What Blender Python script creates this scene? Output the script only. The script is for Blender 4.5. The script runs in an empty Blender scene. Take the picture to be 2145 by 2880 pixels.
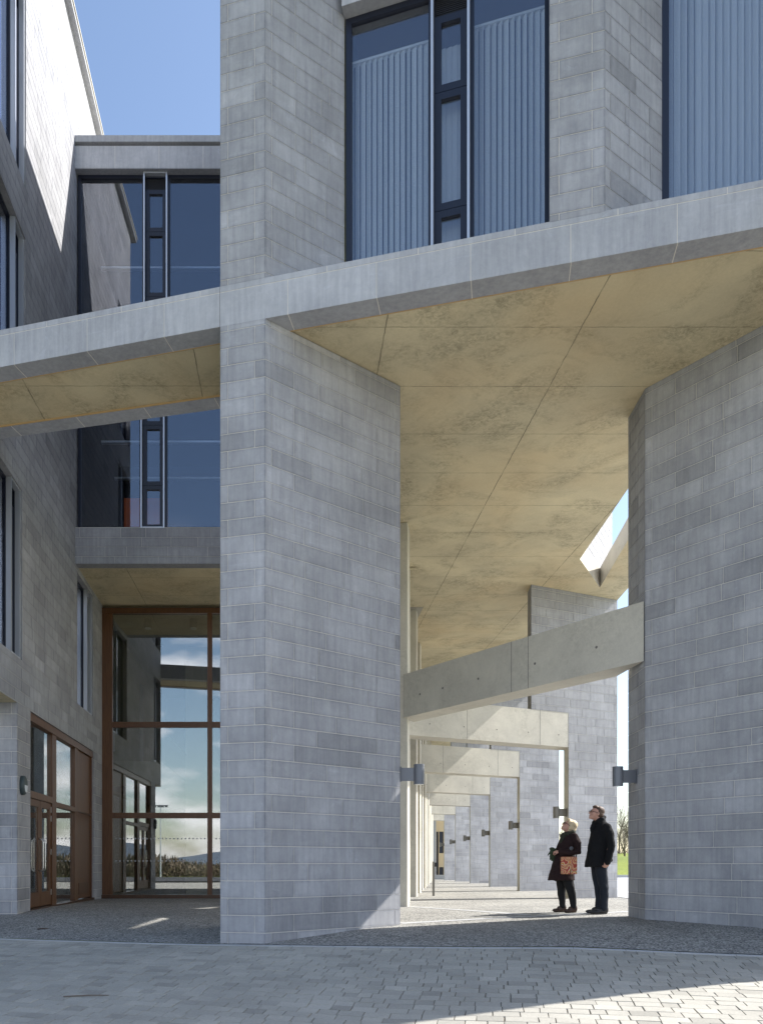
import bpy, bmesh, math, random
import numpy as np
from mathutils import Vector, Matrix
from math import sin, cos, tan, pi, radians, atan2, sqrt, hypot
random.seed(7)
C = bpy.context.scene.collection
# ---------------------------------------------------------------- camera, sky, sun, exposure
EYE = 1.5                                   # everything below is written as height above the lens; EYE lifts it
F = 2240.0 / 2145.0
cam_d = bpy.data.cameras.new('camera'); cam = bpy.data.objects.new('camera', cam_d); C.objects.link(cam)
cam.location = (0, 0, EYE); cam.rotation_euler = (radians(90), 0, 0)
cam_d.sensor_fit = 'HORIZONTAL'; cam_d.sensor_width = 36.0; cam_d.lens = 36.0 * F
cam_d.shift_x = 0.120; cam_d.shift_y = 0.4615
cam_d.clip_start = 0.1; cam_d.clip_end = 6000
bpy.context.scene.camera = cam
SUN_AZ, SUN_EL = 17.0, 41.3                 # azimuth measured from +X towards +Y
wd = bpy.data.worlds.new('World'); bpy.context.scene.world = wd; wd.use_nodes = True
nt = wd.node_tree; N = nt.nodes; L = nt.links; N.clear()
out = N.new('ShaderNodeOutputWorld'); bg = N.new('ShaderNodeBackground')
sky = N.new('ShaderNodeTexSky'); sky.sky_type = 'NISHITA'; sky.sun_disc = False
sky.sun_elevation = radians(SUN_EL); sky.sun_rotation = radians(90 - SUN_AZ)
sky.air_density = 1.0; sky.dust_density = 1.1; sky.ozone_density = 1.0
bg.inputs['Strength'].default_value = 0.13
tc = N.new('ShaderNodeTexCoord'); sp = N.new('ShaderNodeSeparateXYZ'); L.new(tc.outputs['Generated'], sp.inputs[0])
# fair-weather clouds, all in the half of the sky behind the photographer
mp = N.new('ShaderNodeMapping'); mp.inputs['Scale'].default_value = (1.0, 1.0, 3.2); L.new(tc.outputs['Generated'], mp.inputs[0])
nz = N.new('ShaderNodeTexNoise'); nz.inputs['Scale'].default_value = 5.0; nz.inputs['Detail'].default_value = 6; L.new(mp.outputs[0], nz.inputs['Vector'])
cr = N.new('ShaderNodeValToRGB'); cr.color_ramp.elements[0].position = .44; cr.color_ramp.elements[1].position = .60; L.new(nz.outputs[0], cr.inputs[0])
mr = N.new('ShaderNodeMapRange'); mr.inputs[1].default_value = -.25; mr.inputs[2].default_value = -.6; L.new(sp.outputs['Y'], mr.inputs[0])
mm = N.new('ShaderNodeMath'); mm.operation = 'MULTIPLY'; L.new(cr.outputs[0], mm.inputs[0]); L.new(mr.outputs[0], mm.inputs[1])
mz = N.new('ShaderNodeMapRange'); mz.inputs[1].default_value = .40; mz.inputs[2].default_value = .28; L.new(sp.outputs['Z'], mz.inputs[0])
m2 = N.new('ShaderNodeMath'); m2.operation = 'MULTIPLY'; L.new(mz.outputs[0], m2.inputs[1]); L.new(mm.outputs[0], m2.inputs[0])
mx = N.new('ShaderNodeMixRGB'); mx.inputs[2].default_value = (9.5, 9.4, 9.9, 1); L.new(m2.outputs[0], mx.inputs[0]); L.new(sky.outputs[0], mx.inputs[1])
L.new(mx.outputs[0], bg.inputs[0]); L.new(bg.outputs[0], out.inputs[0])
sd = bpy.data.lights.new('sun', 'SUN'); sun = bpy.data.objects.new('sun', sd); C.objects.link(sun)
sd.energy = 4.6; sd.angle = radians(.5); sd.color = (1, .965, .91)
sv = Vector((cos(radians(SUN_AZ)) * cos(radians(SUN_EL)), sin(radians(SUN_AZ)) * cos(radians(SUN_EL)), sin(radians(SUN_EL))))
sun.rotation_euler = sv.to_track_quat('Z', 'Y').to_euler(); sun.location = (30, 10, 40)
vs = bpy.context.scene.view_settings; vs.view_transform = 'Standard'; vs.look = 'None'; vs.gamma = 1; vs.use_curve_mapping = False
vs.exposure = 1.0
bpy.context.scene.cycles.max_bounces = 10; bpy.context.scene.cycles.diffuse_bounces = 6
bpy.context.scene.cycles.transparent_max_bounces = 16
bpy.context.scene.cycles.use_denoising = True

# ---------------------------------------------------------------- helpers
def tag(o, label=None, cat=None, group=None, kind=None):
    if label: o['label'] = label
    if cat: o['category'] = cat
    if group: o['group'] = group
    if kind: o['kind'] = kind
    return o
def empty(name, loc, rz=0, label=None, cat=None, group=None):
    o = bpy.data.objects.new(name, None); C.objects.link(o); o.empty_display_size = .3
    o.location = (loc[0], loc[1], loc[2] + EYE); o.rotation_euler = (0, 0, rz)
    return tag(o, label, cat, group)
class MB:
    """collects faces; heights are relative to the lens"""
    def __init__(s): s.v = []; s.f = []; s.m = []; s.t = []; s.e = {}
    def face(s, pts, m=0, t=1.0):
        b = len(s.v); s.v += [tuple(p) for p in pts]; s.f.append(tuple(range(b, b + len(pts)))); s.m.append(m); s.t.append(t)
    def prism(s, poly, h0, h1, m=0, t=1.0, caps=True):
        n = len(poly)
        a = sum(poly[i][0] * poly[(i + 1) % n][1] - poly[(i + 1) % n][0] * poly[i][1] for i in range(n))
        if a < 0: poly = poly[::-1]
        b = len(s.v)
        for h in (h0, h1): s.v += [(p[0], p[1], h) for p in poly]
        for i in range(n):
            j = (i + 1) % n; s.f.append((b + i, b + j, b + n + j, b + n + i)); s.m.append(m); s.t.append(t)
        if caps:
            s.f.append(tuple(b + i for i in range(n - 1, -1, -1))); s.m.append(m); s.t.append(t)
            s.f.append(tuple(b + n + i for i in range(n))); s.m.append(m); s.t.append(t)
    def box(s, x0, x1, y0, y1, h0, h1, m=0, t=1.0): s.prism([(x0, y0), (x1, y0), (x1, y1), (x0, y1)], h0, h1, m, t)
    def slab(s, P, d, u0, u1, w0, w1, h0, h1, m=0, t=1.0):
        """box in a wall frame: P origin, d along the wall, w outwards"""
        n = (d[1], -d[0])
        q = lambda u, w: (P[0] + d[0] * u + n[0] * w, P[1] + d[1] * u + n[1] * w)
        s.prism([q(u0, w0), q(u1, w0), q(u1, w1), q(u0, w1)], h0, h1, m, t)
    def tube(s, pts, r, n=8, m=0, t=1.0, cap=True):
        pts = [Vector(p) for p in pts]; rr = r if isinstance(r, (list, tuple)) else [r] * len(pts)
        b = len(s.v); up = None
        for i, p in enumerate(pts):
            d = (pts[min(i + 1, len(pts) - 1)] - pts[max(i - 1, 0)])
            if d.length < 1e-9: d = Vector((0, 0, 1))
            d.normalize()
            if up is None: up = Vector((1, 0, 0)) if abs(d.x) < .8 else Vector((0, 1, 0))
            a = d.cross(up); a.normalize(); c = a.cross(d); up = c
            for k in range(n):
                q = p + (a * cos(2 * pi * k / n) + c * sin(2 * pi * k / n)) * rr[i]; s.v.append(tuple(q))
        for i in range(len(pts) - 1):
            for k in range(n):
                k2 = (k + 1) % n
                s.f.append((b + i * n + k, b + (i + 1) * n + k, b + (i + 1) * n + k2, b + i * n + k2)); s.m.append(m); s.t.append(t)
        if cap:
            s.f.append(tuple(b + k for k in range(n))); s.m.append(m); s.t.append(t)
            s.f.append(tuple(b + (len(pts) - 1) * n + k for k in range(n - 1, -1, -1))); s.m.append(m); s.t.append(t)
    def build(s, name, mats, parent=None, smooth=False, bevel=0):
        me = bpy.data.meshes.new(name)
        off = [0, 0, -EYE]; q = parent
        while q is not None:
            off = [off[k] + q.location[k] for k in range(3)]; q = q.parent
        me.from_pydata([(p[0] - off[0], p[1] - off[1], p[2] - off[2]) for p in s.v], [], s.f)
        if not isinstance(mats, (list, tuple)): mats = [mats]
        for m_ in mats: me.materials.append(m_)
        me.polygons.foreach_set('material_index', s.m)
        if s.e:
            ed = [0.0] * len(s.v)
            for k_, v_ in s.e.items(): ed[k_] = v_
            ae = me.attributes.new('edge', 'FLOAT', 'POINT'); ae.data.foreach_set('value', ed)
        at = me.attributes.new('tint', 'FLOAT', 'FACE'); at.data.foreach_set('value', s.t)
        if smooth: me.polygons.foreach_set('use_smooth', [True] * len(s.f))
        me.update(); me.validate()
        o = bpy.data.objects.new(name, me); C.objects.link(o)
        if parent is not None: o.parent = parent
        if bevel:
            b = o.modifiers.new('bevel', 'BEVEL'); b.width = bevel; b.segments = 2; b.limit_method = 'ANGLE'
        return o
# fix for parts of parts: a mesh part sits at its thing's origin, so its own location is zero
def sub_rects(rects, hole):
    res = []
    a0, a1, b0, b1 = hole
    for (u0, u1, v0, v1) in rects:
        if a1 <= u0 or a0 >= u1 or b1 <= v0 or b0 >= v1: res.append((u0, u1, v0, v1)); continue
        if v0 < b0: res.append((u0, u1, v0, b0))
        if v1 > b1: res.append((u0, u1, b1, v1))
        w0, w1 = max(v0, b0), min(v1, b1)
        if u0 < a0: res.append((u0, a0, w0, w1))
        if u1 > a1: res.append((a1, u1, w0, w1))
    return res
COURSE = .24; CO0 = .0
def stone_face(mb, p0, p1, h0, h1, holes=(), quoin=(True, True), long_=(.72, .98), seed=0, u_shift=0.0, plain=False):
    """coursed ashlar seen from outside, left end p0, right end p1"""
    rnd = random.Random(int(seed * 1000 + p0[0] * 77 + p0[1] * 131))
    dx, dy = p1[0] - p0[0], p1[1] - p0[1]; Lw = hypot(dx, dy); dx /= Lw; dy /= Lw; nx, ny = dy, -dx
    P = lambda u, v, w=0.0: (p0[0] + dx * u + nx * w, p0[1] + dy * u + ny * w, v)
    back = [(0, Lw, h0, h1)]
    for hl in holes: back = sub_rects(back, hl)
    for (a, b, c, d) in back: mb.face([P(a, c), P(b, c), P(b, d), P(a, d)], 1)
    r0 = math.floor((h0 - CO0) / COURSE); r1 = math.ceil((h1 - CO0) / COURSE)
    g = .0047; e = .005
    for r in range(r0, r1):
        v0 = max(h0, CO0 + r * COURSE + g); v1 = min(h1, CO0 + (r + 1) * COURSE - g)
        if v1 - v0 < .01: continue
        cuts = [0.0]; a, b = 0.0, Lw
        q0 = (.11 if r % 2 else .5) if quoin[0] else rnd.uniform(.1, .8)
        q1 = (.5 if r % 2 else .11) if quoin[1] else rnd.uniform(.1, .8)
        if Lw > q0 + q1 + .3:
            cuts.append(q0); x = q0
            n = max(1, round((Lw - q0 - q1) / rnd.uniform(*long_)))
            ws = [rnd.uniform(.6, 1.45) for _ in range(n)]; sm = sum(ws)
            for w in ws:
                x += w / sm * (Lw - q0 - q1); cuts.append(x)
        elif Lw > .3: cuts.append(q0 if q0 < Lw - .05 else Lw * .8)
        cuts.append(Lw)
        for i in range(len(cuts) - 1):
            u0 = cuts[i] + (g if i else 0); u1 = cuts[i + 1] - (g if i < len(cuts) - 2 else 0)
            if u1 - u0 < .015: continue
            t = rnd.gauss(1, .055)
            if rnd.random() < .10: t *= rnd.choice((.86, 1.08, .88, .87))
            rs = [(u0, u1, v0, v1)]
            for hl in holes: rs = sub_rects(rs, hl)
            for (a0, a1, b0, b1) in rs:
                if a1 - a0 < .01 or b1 - b0 < .01: continue
                k = .003
                o = [P(a0, b0, e), P(a1, b0, e), P(a1, b1, e), P(a0, b1, e)]
                i_ = [P(a0, b0, 0), P(a1, b0, 0), P(a1, b1, 0), P(a0, b1, 0)]
                ins_ = min(.045, (a1 - a0) * .3, (b1 - b0) * .3)
                c_ = [P(a0 + ins_, b0 + ins_, e), P(a1 - ins_, b0 + ins_, e), P(a1 - ins_, b1 - ins_, e), P(a0 + ins_, b1 - ins_, e)]
                mb.face(c_, 0, t)
                for q in range(4):
                    k0 = len(mb.v); mb.face([o[q], o[(q + 1) % 4], c_[(q + 1) % 4], c_[q]], 0, t); mb.e[k0] = mb.e[k0 + 1] = 1.0
                    k0 = len(mb.v); mb.face([i_[q], i_[(q + 1) % 4], o[(q + 1) % 4], o[q]], 0, t); mb.e[k0] = mb.e[k0 + 1] = mb.e[k0 + 2] = mb.e[k0 + 3] = 1.0
def panel_face(mb, p0, p1, h0, h1, step=1.25, start=.6, g=.005, e=.004, strip=None, seed=1):
    """large smooth stone panels; strip = height of a thin course on top with its own joints"""
    rnd = random.Random(seed)
    dx, dy = p1[0] - p0[0], p1[1] - p0[1]; Lw = hypot(dx, dy); dx /= Lw; dy /= Lw; nx, ny = dy, -dx
    P = lambda u, v, w=0.0: (p0[0] + dx * u + nx * w, p0[1] + dy * u + ny * w, v)
    mb.face([P(0, h0), P(Lw, h0), P(Lw, h1), P(0, h1)], 1)
    rows = [(h0, h1 - (strip or 0) - (g if strip else 0), start)]
    if strip: rows.append((h1 - strip + g, h1, start + .45 * step))
    for (a, b, st) in rows:
        cuts = [0.0]; x = st
        while x < Lw - .1: cuts.append(x); x += step
        cuts.append(Lw)
        for i in range(len(cuts) - 1):
            u0 = cuts[i] + (g if i else 0); u1 = cuts[i + 1] - (g if i < len(cuts) - 2 else 0)
            t = rnd.gauss(1.06, .035)
            o = [P(u0, a, e), P(u1, a, e), P(u1, b, e), P(u0, b, e)]; i_ = [P(u0, a), P(u1, a), P(u1, b), P(u0, b)]
            mb.face(o, 0, t)
            for q in range(4): mb.face([i_[q], i_[(q + 1) % 4], o[(q + 1) % 4], o[q]], 0, t)
# ---------------------------------------------------------------- materials
def mat(name, col=(.5, .5, .5), rough=.6, metal=0.0, spec=.5):
    m = bpy.data.materials.new(name); m.use_nodes = True; b = m.node_tree.nodes['Principled BSDF']
    b.inputs['Base Color'].default_value = (*col, 1); b.inputs['Roughness'].default_value = rough
    b.inputs['Metallic'].default_value = metal; b.inputs['Specular IOR Level'].default_value = spec
    return m
class NG:
    def __init__(s, m): s.t = m.node_tree; s.b = s.t.nodes['Principled BSDF']
    def n(s, typ, **kw):
        x = s.t.nodes.new(typ)
        for k, v in kw.items(): setattr(x, k, v)
        return x
    def l(s, a, b): s.t.links.new(a, b)
    def coord(s, scale=(1, 1, 1), rot=(0, 0, 0)):
        g = s.n('ShaderNodeNewGeometry'); mp = s.n('ShaderNodeMapping'); mp.inputs['Scale'].default_value = scale; mp.inputs['Rotation'].default_value = rot
        s.l(g.outputs['Position'], mp.inputs[0]); return mp.outputs[0]
    def noise(s, vec, scale, detail=5, rough=.55, dist=0):
        x = s.n('ShaderNodeTexNoise'); x.inputs['Scale'].default_value = scale; x.inputs['Detail'].default_value = detail
        x.inputs['Roughness'].default_value = rough; x.inputs['Distortion'].default_value = dist; s.l(vec, x.inputs['Vector']); return x.outputs[0]
    def ramp(s, fac, a, b, ca=(0, 0, 0), cb=(1, 1, 1)):
        x = s.n('ShaderNodeValToRGB'); e = x.color_ramp.elements; e[0].position = a; e[1].position = b; e[0].color = (*ca, 1); e[1].color = (*cb, 1)
        s.l(fac, x.inputs[0]); return x.outputs[0]
    def mix(s, fac, a, b, mode='MIX'):
        x = s.n('ShaderNodeMixRGB', blend_type=mode)
        for i, v in enumerate((fac, a, b)):
            if isinstance(v, (int, float)): x.inputs[i].default_value = v if i == 0 else (v, v, v, 1)
            elif isinstance(v, tuple): x.inputs[i].default_value = (*v, 1)
            else: s.l(v, x.inputs[i])
        return x.outputs[0]
    def math(s, op, a, b=0.0, c=None):
        x = s.n('ShaderNodeMath', operation=op)
        for i, v in enumerate((a, b) if c is None else (a, b, c)):
            if isinstance(v, (int, float)): x.inputs[i].default_value = v
            else: s.l(v, x.inputs[i])
        return x.outputs[0]
    def bump(s, h, strength=.3, dist=.01):
        x = s.n('ShaderNodeBump'); x.inputs['Strength'].default_value = strength; x.inputs['Distance'].default_value = dist
        s.l(h, x.inputs['Height']); s.l(x.outputs[0], s.b.inputs['Normal'])
    def tint(s):
        x = s.n('ShaderNodeAttribute', attribute_name='tint'); return x.outputs['Fac']
def stone_mat(name, base, mottling=.16):
    m = mat(name, base, .72, spec=.35); g = NG(m); v = g.coord()
    big = g.ramp(g.noise(v, 1.1, 5, .6), .35, .7, (1 - mottling,) * 3, (1 + mottling * .7,) * 3)
    fine = g.ramp(g.noise(v, 11, 8, .75, .6), .3, .72, (.90, .90, .92), (1.09, 1.08, 1.06))
    stv = g.coord((5, 5, .4)); streak = g.ramp(g.noise(stv, 3.2, 3, .6), .33, .68, (.9, .9, .905), (1.09, 1.09, 1.08))
    blotch = g.ramp(g.noise(v, 2.9, 8, .8, 1.2), .57, .68, (1, 1, 1), (1.15, 1.17, 1.19))
    stain = g.ramp(g.noise(g.coord((1, 1, .6)), .55, 8, .78, 1.0), .40, .62, (.90, .90, .915), (1, 1, 1))
    rowv = g.coord((.5, .5, 8.3)); lime = g.ramp(g.noise(rowv, 1.0, 6, .8, .4), .60, .70, (1, 1, 1), (1.12, 1.13, 1.15))
    c = g.mix(1, base, big, 'MULTIPLY'); c = g.mix(1, c, lime, 'MULTIPLY'); c = g.mix(1, c, fine, 'MULTIPLY'); c = g.mix(1, c, streak, 'MULTIPLY'); c = g.mix(1, c, blotch, 'MULTIPLY'); c = g.mix(1, c, stain, 'MULTIPLY')
    eg = g.n('ShaderNodeAttribute', attribute_name='edge')
    ef = g.math('MULTIPLY', g.math('POWER', eg.outputs['Fac'], 1.6), g.ramp(g.noise(v, 6, 5, .7), .3, .65, (.15,) * 3, (1,) * 3))
    c = g.mix(ef, c, g.mix(1, c, (.75, .76, .79), 'MULTIPLY'))
    c = g.mix(1, c, g.tint(), 'MULTIPLY'); g.l(c, g.b.inputs['Base Color'])
    g.bump(g.noise(v, 45, 4, .6), .25, .004); return m
M = {}
M['stone'] = stone_mat('limestone ashlar', (.385, .39, .405))
M['panel'] = stone_mat('sawn limestone panel', (.41, .42, .44), .1)
M['mortar'] = mat('pale mortar', (.70, .67, .61), .9)
def concrete(name, base, stain_c, amt, orange=0.0, holes=False):
    m = mat(name, base, .7, spec=.3); g = NG(m); v = g.coord()
    big = g.ramp(g.noise(v, .8, 5, .6), .3, .7, (.86, .86, .86), (1.1, 1.1, 1.08))
    c = g.mix(1, base, big, 'MULTIPLY')
    c = g.mix(1, c, g.ramp(g.noise(v, 25, 5, .7), .3, .7, (.94,) * 3, (1.05,) * 3), 'MULTIPLY')
    f = g.math('MULTIPLY', g.ramp(g.noise(v, 11, 9, .85, .9), .42, .60), g.ramp(g.noise(v, .75, 5, .6, 1.2), .44, .62))
    c = g.mix(g.math('MULTIPLY', f, amt), c, stain_c)
    if orange: c = g.mix(g.math('MULTIPLY', g.ramp(g.noise(v, .5, 3, .5), .45, .75), orange), c, (base[0] * 1.12, base[1] * .93, base[2] * .72))
    g.l(c, g.b.inputs['Base Color']); g.bump(g.noise(v, 30, 4, .6), .2, .004)
    return m, g, c
M['beam'], _, _ = concrete('fair faced concrete', (.575, .545, .475), (.33, .31, .26), .45)
M['soffit'], g, c = concrete('board marked soffit concrete', (.60, .52, .345), (.18, .155, .095), .66, .35)
# pour joints of the soffit: every 1.39 m in depth, every 2.78 m across
geo = g.n('ShaderNodeNewGeometry'); sx = g.n('ShaderNodeSeparateXYZ'); g.l(geo.outputs['Position'], sx.inputs[0])
wob = g.math('MULTIPLY', g.math('SUBTRACT', g.noise(g.coord(), 6, 4), .5), .03)
def joint(axis, period, start, w):
    q = g.math('ADD', g.math('SUBTRACT', axis, start), wob)
    a = g.math('ABSOLUTE', g.math('SUBTRACT', g.math('FRACT', g.math('ADD', g.math('DIVIDE', q, period), 100.5)), .5))
    return g.math('LESS_THAN', a, w / period)
jt = g.math('MAXIMUM', joint(sx.outputs['Y'], 1.39, 11.17, .006), joint(sx.outputs['X'], 2.75, 4.09, .009))
jt = g.math('MULTIPLY', jt, g.ramp(g.noise(g.coord(), 2.5, 3), .35, .55, (.35,) * 3, (1,) * 3))
c = g.mix(g.math('MULTIPLY', jt, .75), c, (.12, .10, .065)); g.l(c, g.b.inputs['Base Color'])
M['hole'] = mat('formwork tie hole', (.16, .15, .14), .9)
M['seal'] = mat('tan sealant bead', (.5, .34, .17), .7)
M['dark'] = mat('navy black window frame', (.012, .016, .032), .35)
M['alu'] = mat('silver anodised aluminium', (.62, .65, .7), .35, .6)
M['steel'] = mat('brushed stainless steel', (.6, .6, .58), .3, 1)
M['louvre'] = mat('black louvre', (.01, .01, .012), .5)
M['blind'] = mat('pale fabric blind', (.62, .66, .7), .8)
_g = NG(M['blind']); _g.l(_g.mix(1, (.68, .70, .70), _g.tint(), 'MULTIPLY'), _g.b.inputs['Base Color'])
M['grey_metal'] = mat('grey powder coated aluminium', (.17, .18, .20), .45, .3)
M['taupe_metal'] = mat('weathered grey lamp metal', (.2, .19, .17), .5, .3)
M['lens'] = mat('frosted lamp lens', (.75, .78, .8), .2)
M['green_lamp'] = mat('grey green lamp casing', (.05, .07, .07), .45)
M['inner'] = mat('plastered interior', (.30, .29, .27), .9)
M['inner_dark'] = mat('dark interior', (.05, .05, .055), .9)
M['inner_con'] = mat('interior concrete', (.33, .31, .25), .8)
M['orange'] = mat('orange notice board', (.75, .16, .04), .7)
def wood():
    m = mat('stained hardwood', (.1, .05, .028), .4); g = NG(m)
    n = g.noise(g.coord((30, 30, 1.6)), 1.6, 4, .6, .5)
    g.l(g.mix(1, g.ramp(n, .3, .75, (.08, .032, .012), (.17, .075, .028)), g.tint(), 'MULTIPLY'), g.b.inputs['Base Color']); return m
M['wood'] = wood()
M['pale_wood'] = mat('golden timber board', (.72, .56, .34), .6)
def glass(name, tint, k, base, refl=(1, 1, 1)):
    m = bpy.data.materials.new(name); m.use_nodes = True; t = m.node_tree; t.nodes.clear()
    o = t.nodes.new('ShaderNodeOutputMaterial'); mx_ = t.nodes.new('ShaderNodeMixShader'); tr = t.nodes.new('ShaderNodeBsdfTransparent'); gl = t.nodes.new('ShaderNodeBsdfGlossy')
    tr.inputs[0].default_value = (*tint, 1); gl.inputs['Roughness'].default_value = 0; gl.inputs[0].default_value = (*refl, 1)
    fr = t.nodes.new('ShaderNodeFresnel')
    gg_ = t.nodes.new('ShaderNodeNewGeometry'); io = t.nodes.new('ShaderNodeMath'); io.operation = 'MULTIPLY_ADD'; io.inputs[1].default_value = -.8333; io.inputs[2].default_value = 1.5
    t.links.new(gg_.outputs['Backfacing'], io.inputs[0]); t.links.new(io.outputs[0], fr.inputs[0])
    ma = t.nodes.new('ShaderNodeMath'); ma.operation = 'MULTIPLY_ADD'
    ma.inputs[1].default_value = k; ma.inputs[2].default_value = base; ma.use_clamp = True
    t.links.new(fr.outputs[0], ma.inputs[0]); t.links.new(ma.outputs[0], mx_.inputs[0]); t.links.new(tr.outputs[0], mx_.inputs[1]); t.links.new(gl.outputs[0], mx_.inputs[2]); t.links.new(mx_.outputs[0], o.inputs[0])
    return m
M['glass'] = glass('solar control glass', (.84, .87, .90), 1.25, .085, (.86, .88, .95))
M['glass_clear'] = glass('clear lobby glass', (.8, .83, .8), 2.0, .16)
M['dots'] = mat('frosted safety dot', (.5, .52, .54), .6)
def aggregate():
    m = mat('exposed aggregate concrete', (.3, .3, .3), .85); g = NG(m); v = g.coord()
    vo = g.n('ShaderNodeTexVoronoi'); vo.inputs['Scale'].default_value = 48; g.l(v, vo.inputs['Vector'])
    c = g.mix(1, g.ramp(vo.outputs['Color'], .1, .9, (.05, .05, .052), (.46, .445, .40)), g.ramp(g.noise(v, .7, 5, .6), .3, .7, (.82,) * 3, (1.15,) * 3), 'MULTIPLY')
    c = g.mix(1, c, g.ramp(g.noise(v, 4, 5, .6), .3, .7, (.9,) * 3, (1.1,) * 3), 'MULTIPLY')
    g.l(c, g.b.inputs['Base Color']); g.bump(vo.outputs['Distance'], .6, .006); return m
M['aggregate'] = aggregate()
def sett():
    m = mat('tumbled concrete setts', (.33, .33, .31), .85); g = NG(m); v = g.coord()
    c = g.mix(1, (.40, .38, .33), g.ramp(g.noise(v, 1.0, 4, .6), .3, .7, (.88,) * 3, (1.1,) * 3), 'MULTIPLY')
    c = g.mix(1, c, g.ramp(g.noise(v, 40, 6, .7), .3, .7, (.85,) * 3, (1.12,) * 3), 'MULTIPLY')
    c = g.mix(1, c, g.tint(), 'MULTIPLY'); g.l(c, g.b.inputs['Base Color']); g.bump(g.noise(v, 60, 4, .7), .4, .004); return m
M['sett'] = sett()
M['joint'] = mat('sandy paving joint', (.27, .24, .19), .95)
M['kerb'] = mat('pale granite kerb', (.44, .445, .445), .8)
def grass():
    m = mat('mown grass', (.1, .16, .02), .9); g = NG(m); v = g.coord()
    g.l(g.mix(1, g.ramp(g.noise(v, .15, 4), .3, .7, (.13, .17, .015), (.24, .28, .03)), g.ramp(g.noise(v, 6, 6, .7), .3, .7, (.7,) * 3, (1.25,) * 3), 'MULTIPLY'), g.b.inputs['Base Color'])
    g.bump(g.noise(v, 12, 5, .8), .8, .05); return m
M['grass'] = grass()
M['bark'] = mat('winter bark', (.16, .13, .10), .9)
M['hill'] = mat('distant hillside', (.10, .13, .17), 1)
M['scrub'] = mat('winter scrub', (.15, .12, .085), 1)
M['road'] = mat('asphalt', (.06, .06, .06), .9)

# ---------------------------------------------------------------- ground height (drop below the lens)
CP = [(-.97, 11.14, 1.115), (-.34, 10.98, 1.10), (1.73, 12.54, .97), (5.63, 12.62, .876), (5.71, 13.45, .90), (6.59, 11.1, .887), (.9, 7.2, 1.41), (4.9, 8.3, 1.2),
      (-5.25, 15.4, .976), (-5.3, 16, .94), (-5.4, 22, 1.0), (-2, 23.1, 1.01), (7.69, 22, .97), (9.36, 22.7, .98), (8.5, 29.5, 1.015), (9.3, 37, 1.085), (10.07, 44.5, 1.10), (11, 60, 1.25),
      (2.6, 17.8, .96), (3.5, 23.5, .98), (-4.3, 11.9, 1.12), (0, 2, 1.62), (9, 2, 1.5), (-8, 2, 1.65), (-8, 8, 1.38), (-9, 14, 1.05), (20, 22, 1.0), (20, 8, 1.1), (5.1, 13.3, .893), (5.4, 14.2, .868),
      (14, 66, 1.3), (30, 60, 1.1), (-12, 40, 1.2), (0, -40, 1.8), (-40, 0, 1.6), (40, -5, 1.4), (40, 40, 1.05), (0, 80, 1.35), (-40, 60, 1.4), (1.1, 12.0, .98), (3.6, 10.0, 1.0)]
_p = np.array(CP); _n = len(CP)
_A = np.zeros((_n + 3, _n + 3)); _d = np.hypot(_p[:, None, 0] - _p[None, :, 0], _p[:, None, 1] - _p[None, :, 1])
_A[:_n, :_n] = _d; _A[:_n, _n] = 1; _A[:_n, _n + 1:] = _p[:, :2]; _A[_n, :_n] = 1; _A[_n + 1:, :_n] = _p[:, :2].T
_A[:_n, :_n] -= np.eye(_n) * .35
_w = np.linalg.solve(_A, np.concatenate([_p[:, 2], [0, 0, 0]]))
def gh(x, y):
    d = np.hypot(_p[:, 0] - x, _p[:, 1] - y)
    return -float(d @ _w[:_n] + _w[_n] + _w[_n + 1] * x + _w[_n + 2] * y)

# ---------------------------------------------------------------- front line of the building (facade plane)
A0 = Vector((-.343, 10.98)); AD = Vector((.966, -.257)).normalized(); AN = Vector((AD.y, -AD.x))   # AN points to the plaza
def fr(u, w=0.0): p = A0 + AD * u + AN * w; return (p.x, p.y)
H_SOF, H_FAS, H_TOP = 7.52, 8.08, 18.15
# ---------------------------------------------------------------- ground surfaces
def sheet(name, us, ws, lift, m, poly=None, **kw):
    mb = MB(); idx = {}
    for i, u in enumerate(us):
        for j, w in enumerate(ws):
            x, y = fr(u, w); idx[i, j] = len(mb.v); mb.v.append((x, y, gh(x, y) + lift))
    for i in range(len(us) - 1):
        for j in range(len(ws) - 1):
            mb.f.append((idx[i, j], idx[i, j + 1], idx[i + 1, j + 1], idx[i + 1, j])); mb.m.append(0); mb.t.append(1)
    o = mb.build(name, m, smooth=True); tag(o, kind='structure'); return o
lin = lambda a, b, n: [a + (b - a) * i / n for i in range(n + 1)]
KW = .17                                       # kerb sits just in front of the facade line
sheet('courtyard_floor', lin(-14, 22, 72), lin(KW - .1, -62, 120), 0.0, M['aggregate'])
sheet('plaza_bedding', lin(-36, 36, 120), lin(KW, 14, 100), -.011, M['joint'])
sheet('outer_plaza', lin(-45, 45, 60), lin(11.0, 44, 44), -.004, M['sett'])
kb = MB()
for i in range(60):
    u0, u1 = -14 + i * .6 + .003, -14 + (i + 1) * .6 - .003
    q = []
    for (u, w) in ((u0, KW - .03), (u1, KW - .03), (u1, KW + .04), (u0, KW + .04)):
        x, y = fr(u, w); q.append((x, y, gh(x, y) + .006))
    kb.face([q[0], q[3], q[2], q[1]], 0, random.gauss(1, .05))
    for a, b in ((3, 2), (0, 1)): kb.face([q[a], (q[a][0], q[a][1], q[a][2] - .1), (q[b][0], q[b][1], q[b][2] - .1), q[b]], 0)
tag(kb.build('kerb', M['kerb']), kind='structure')
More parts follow.
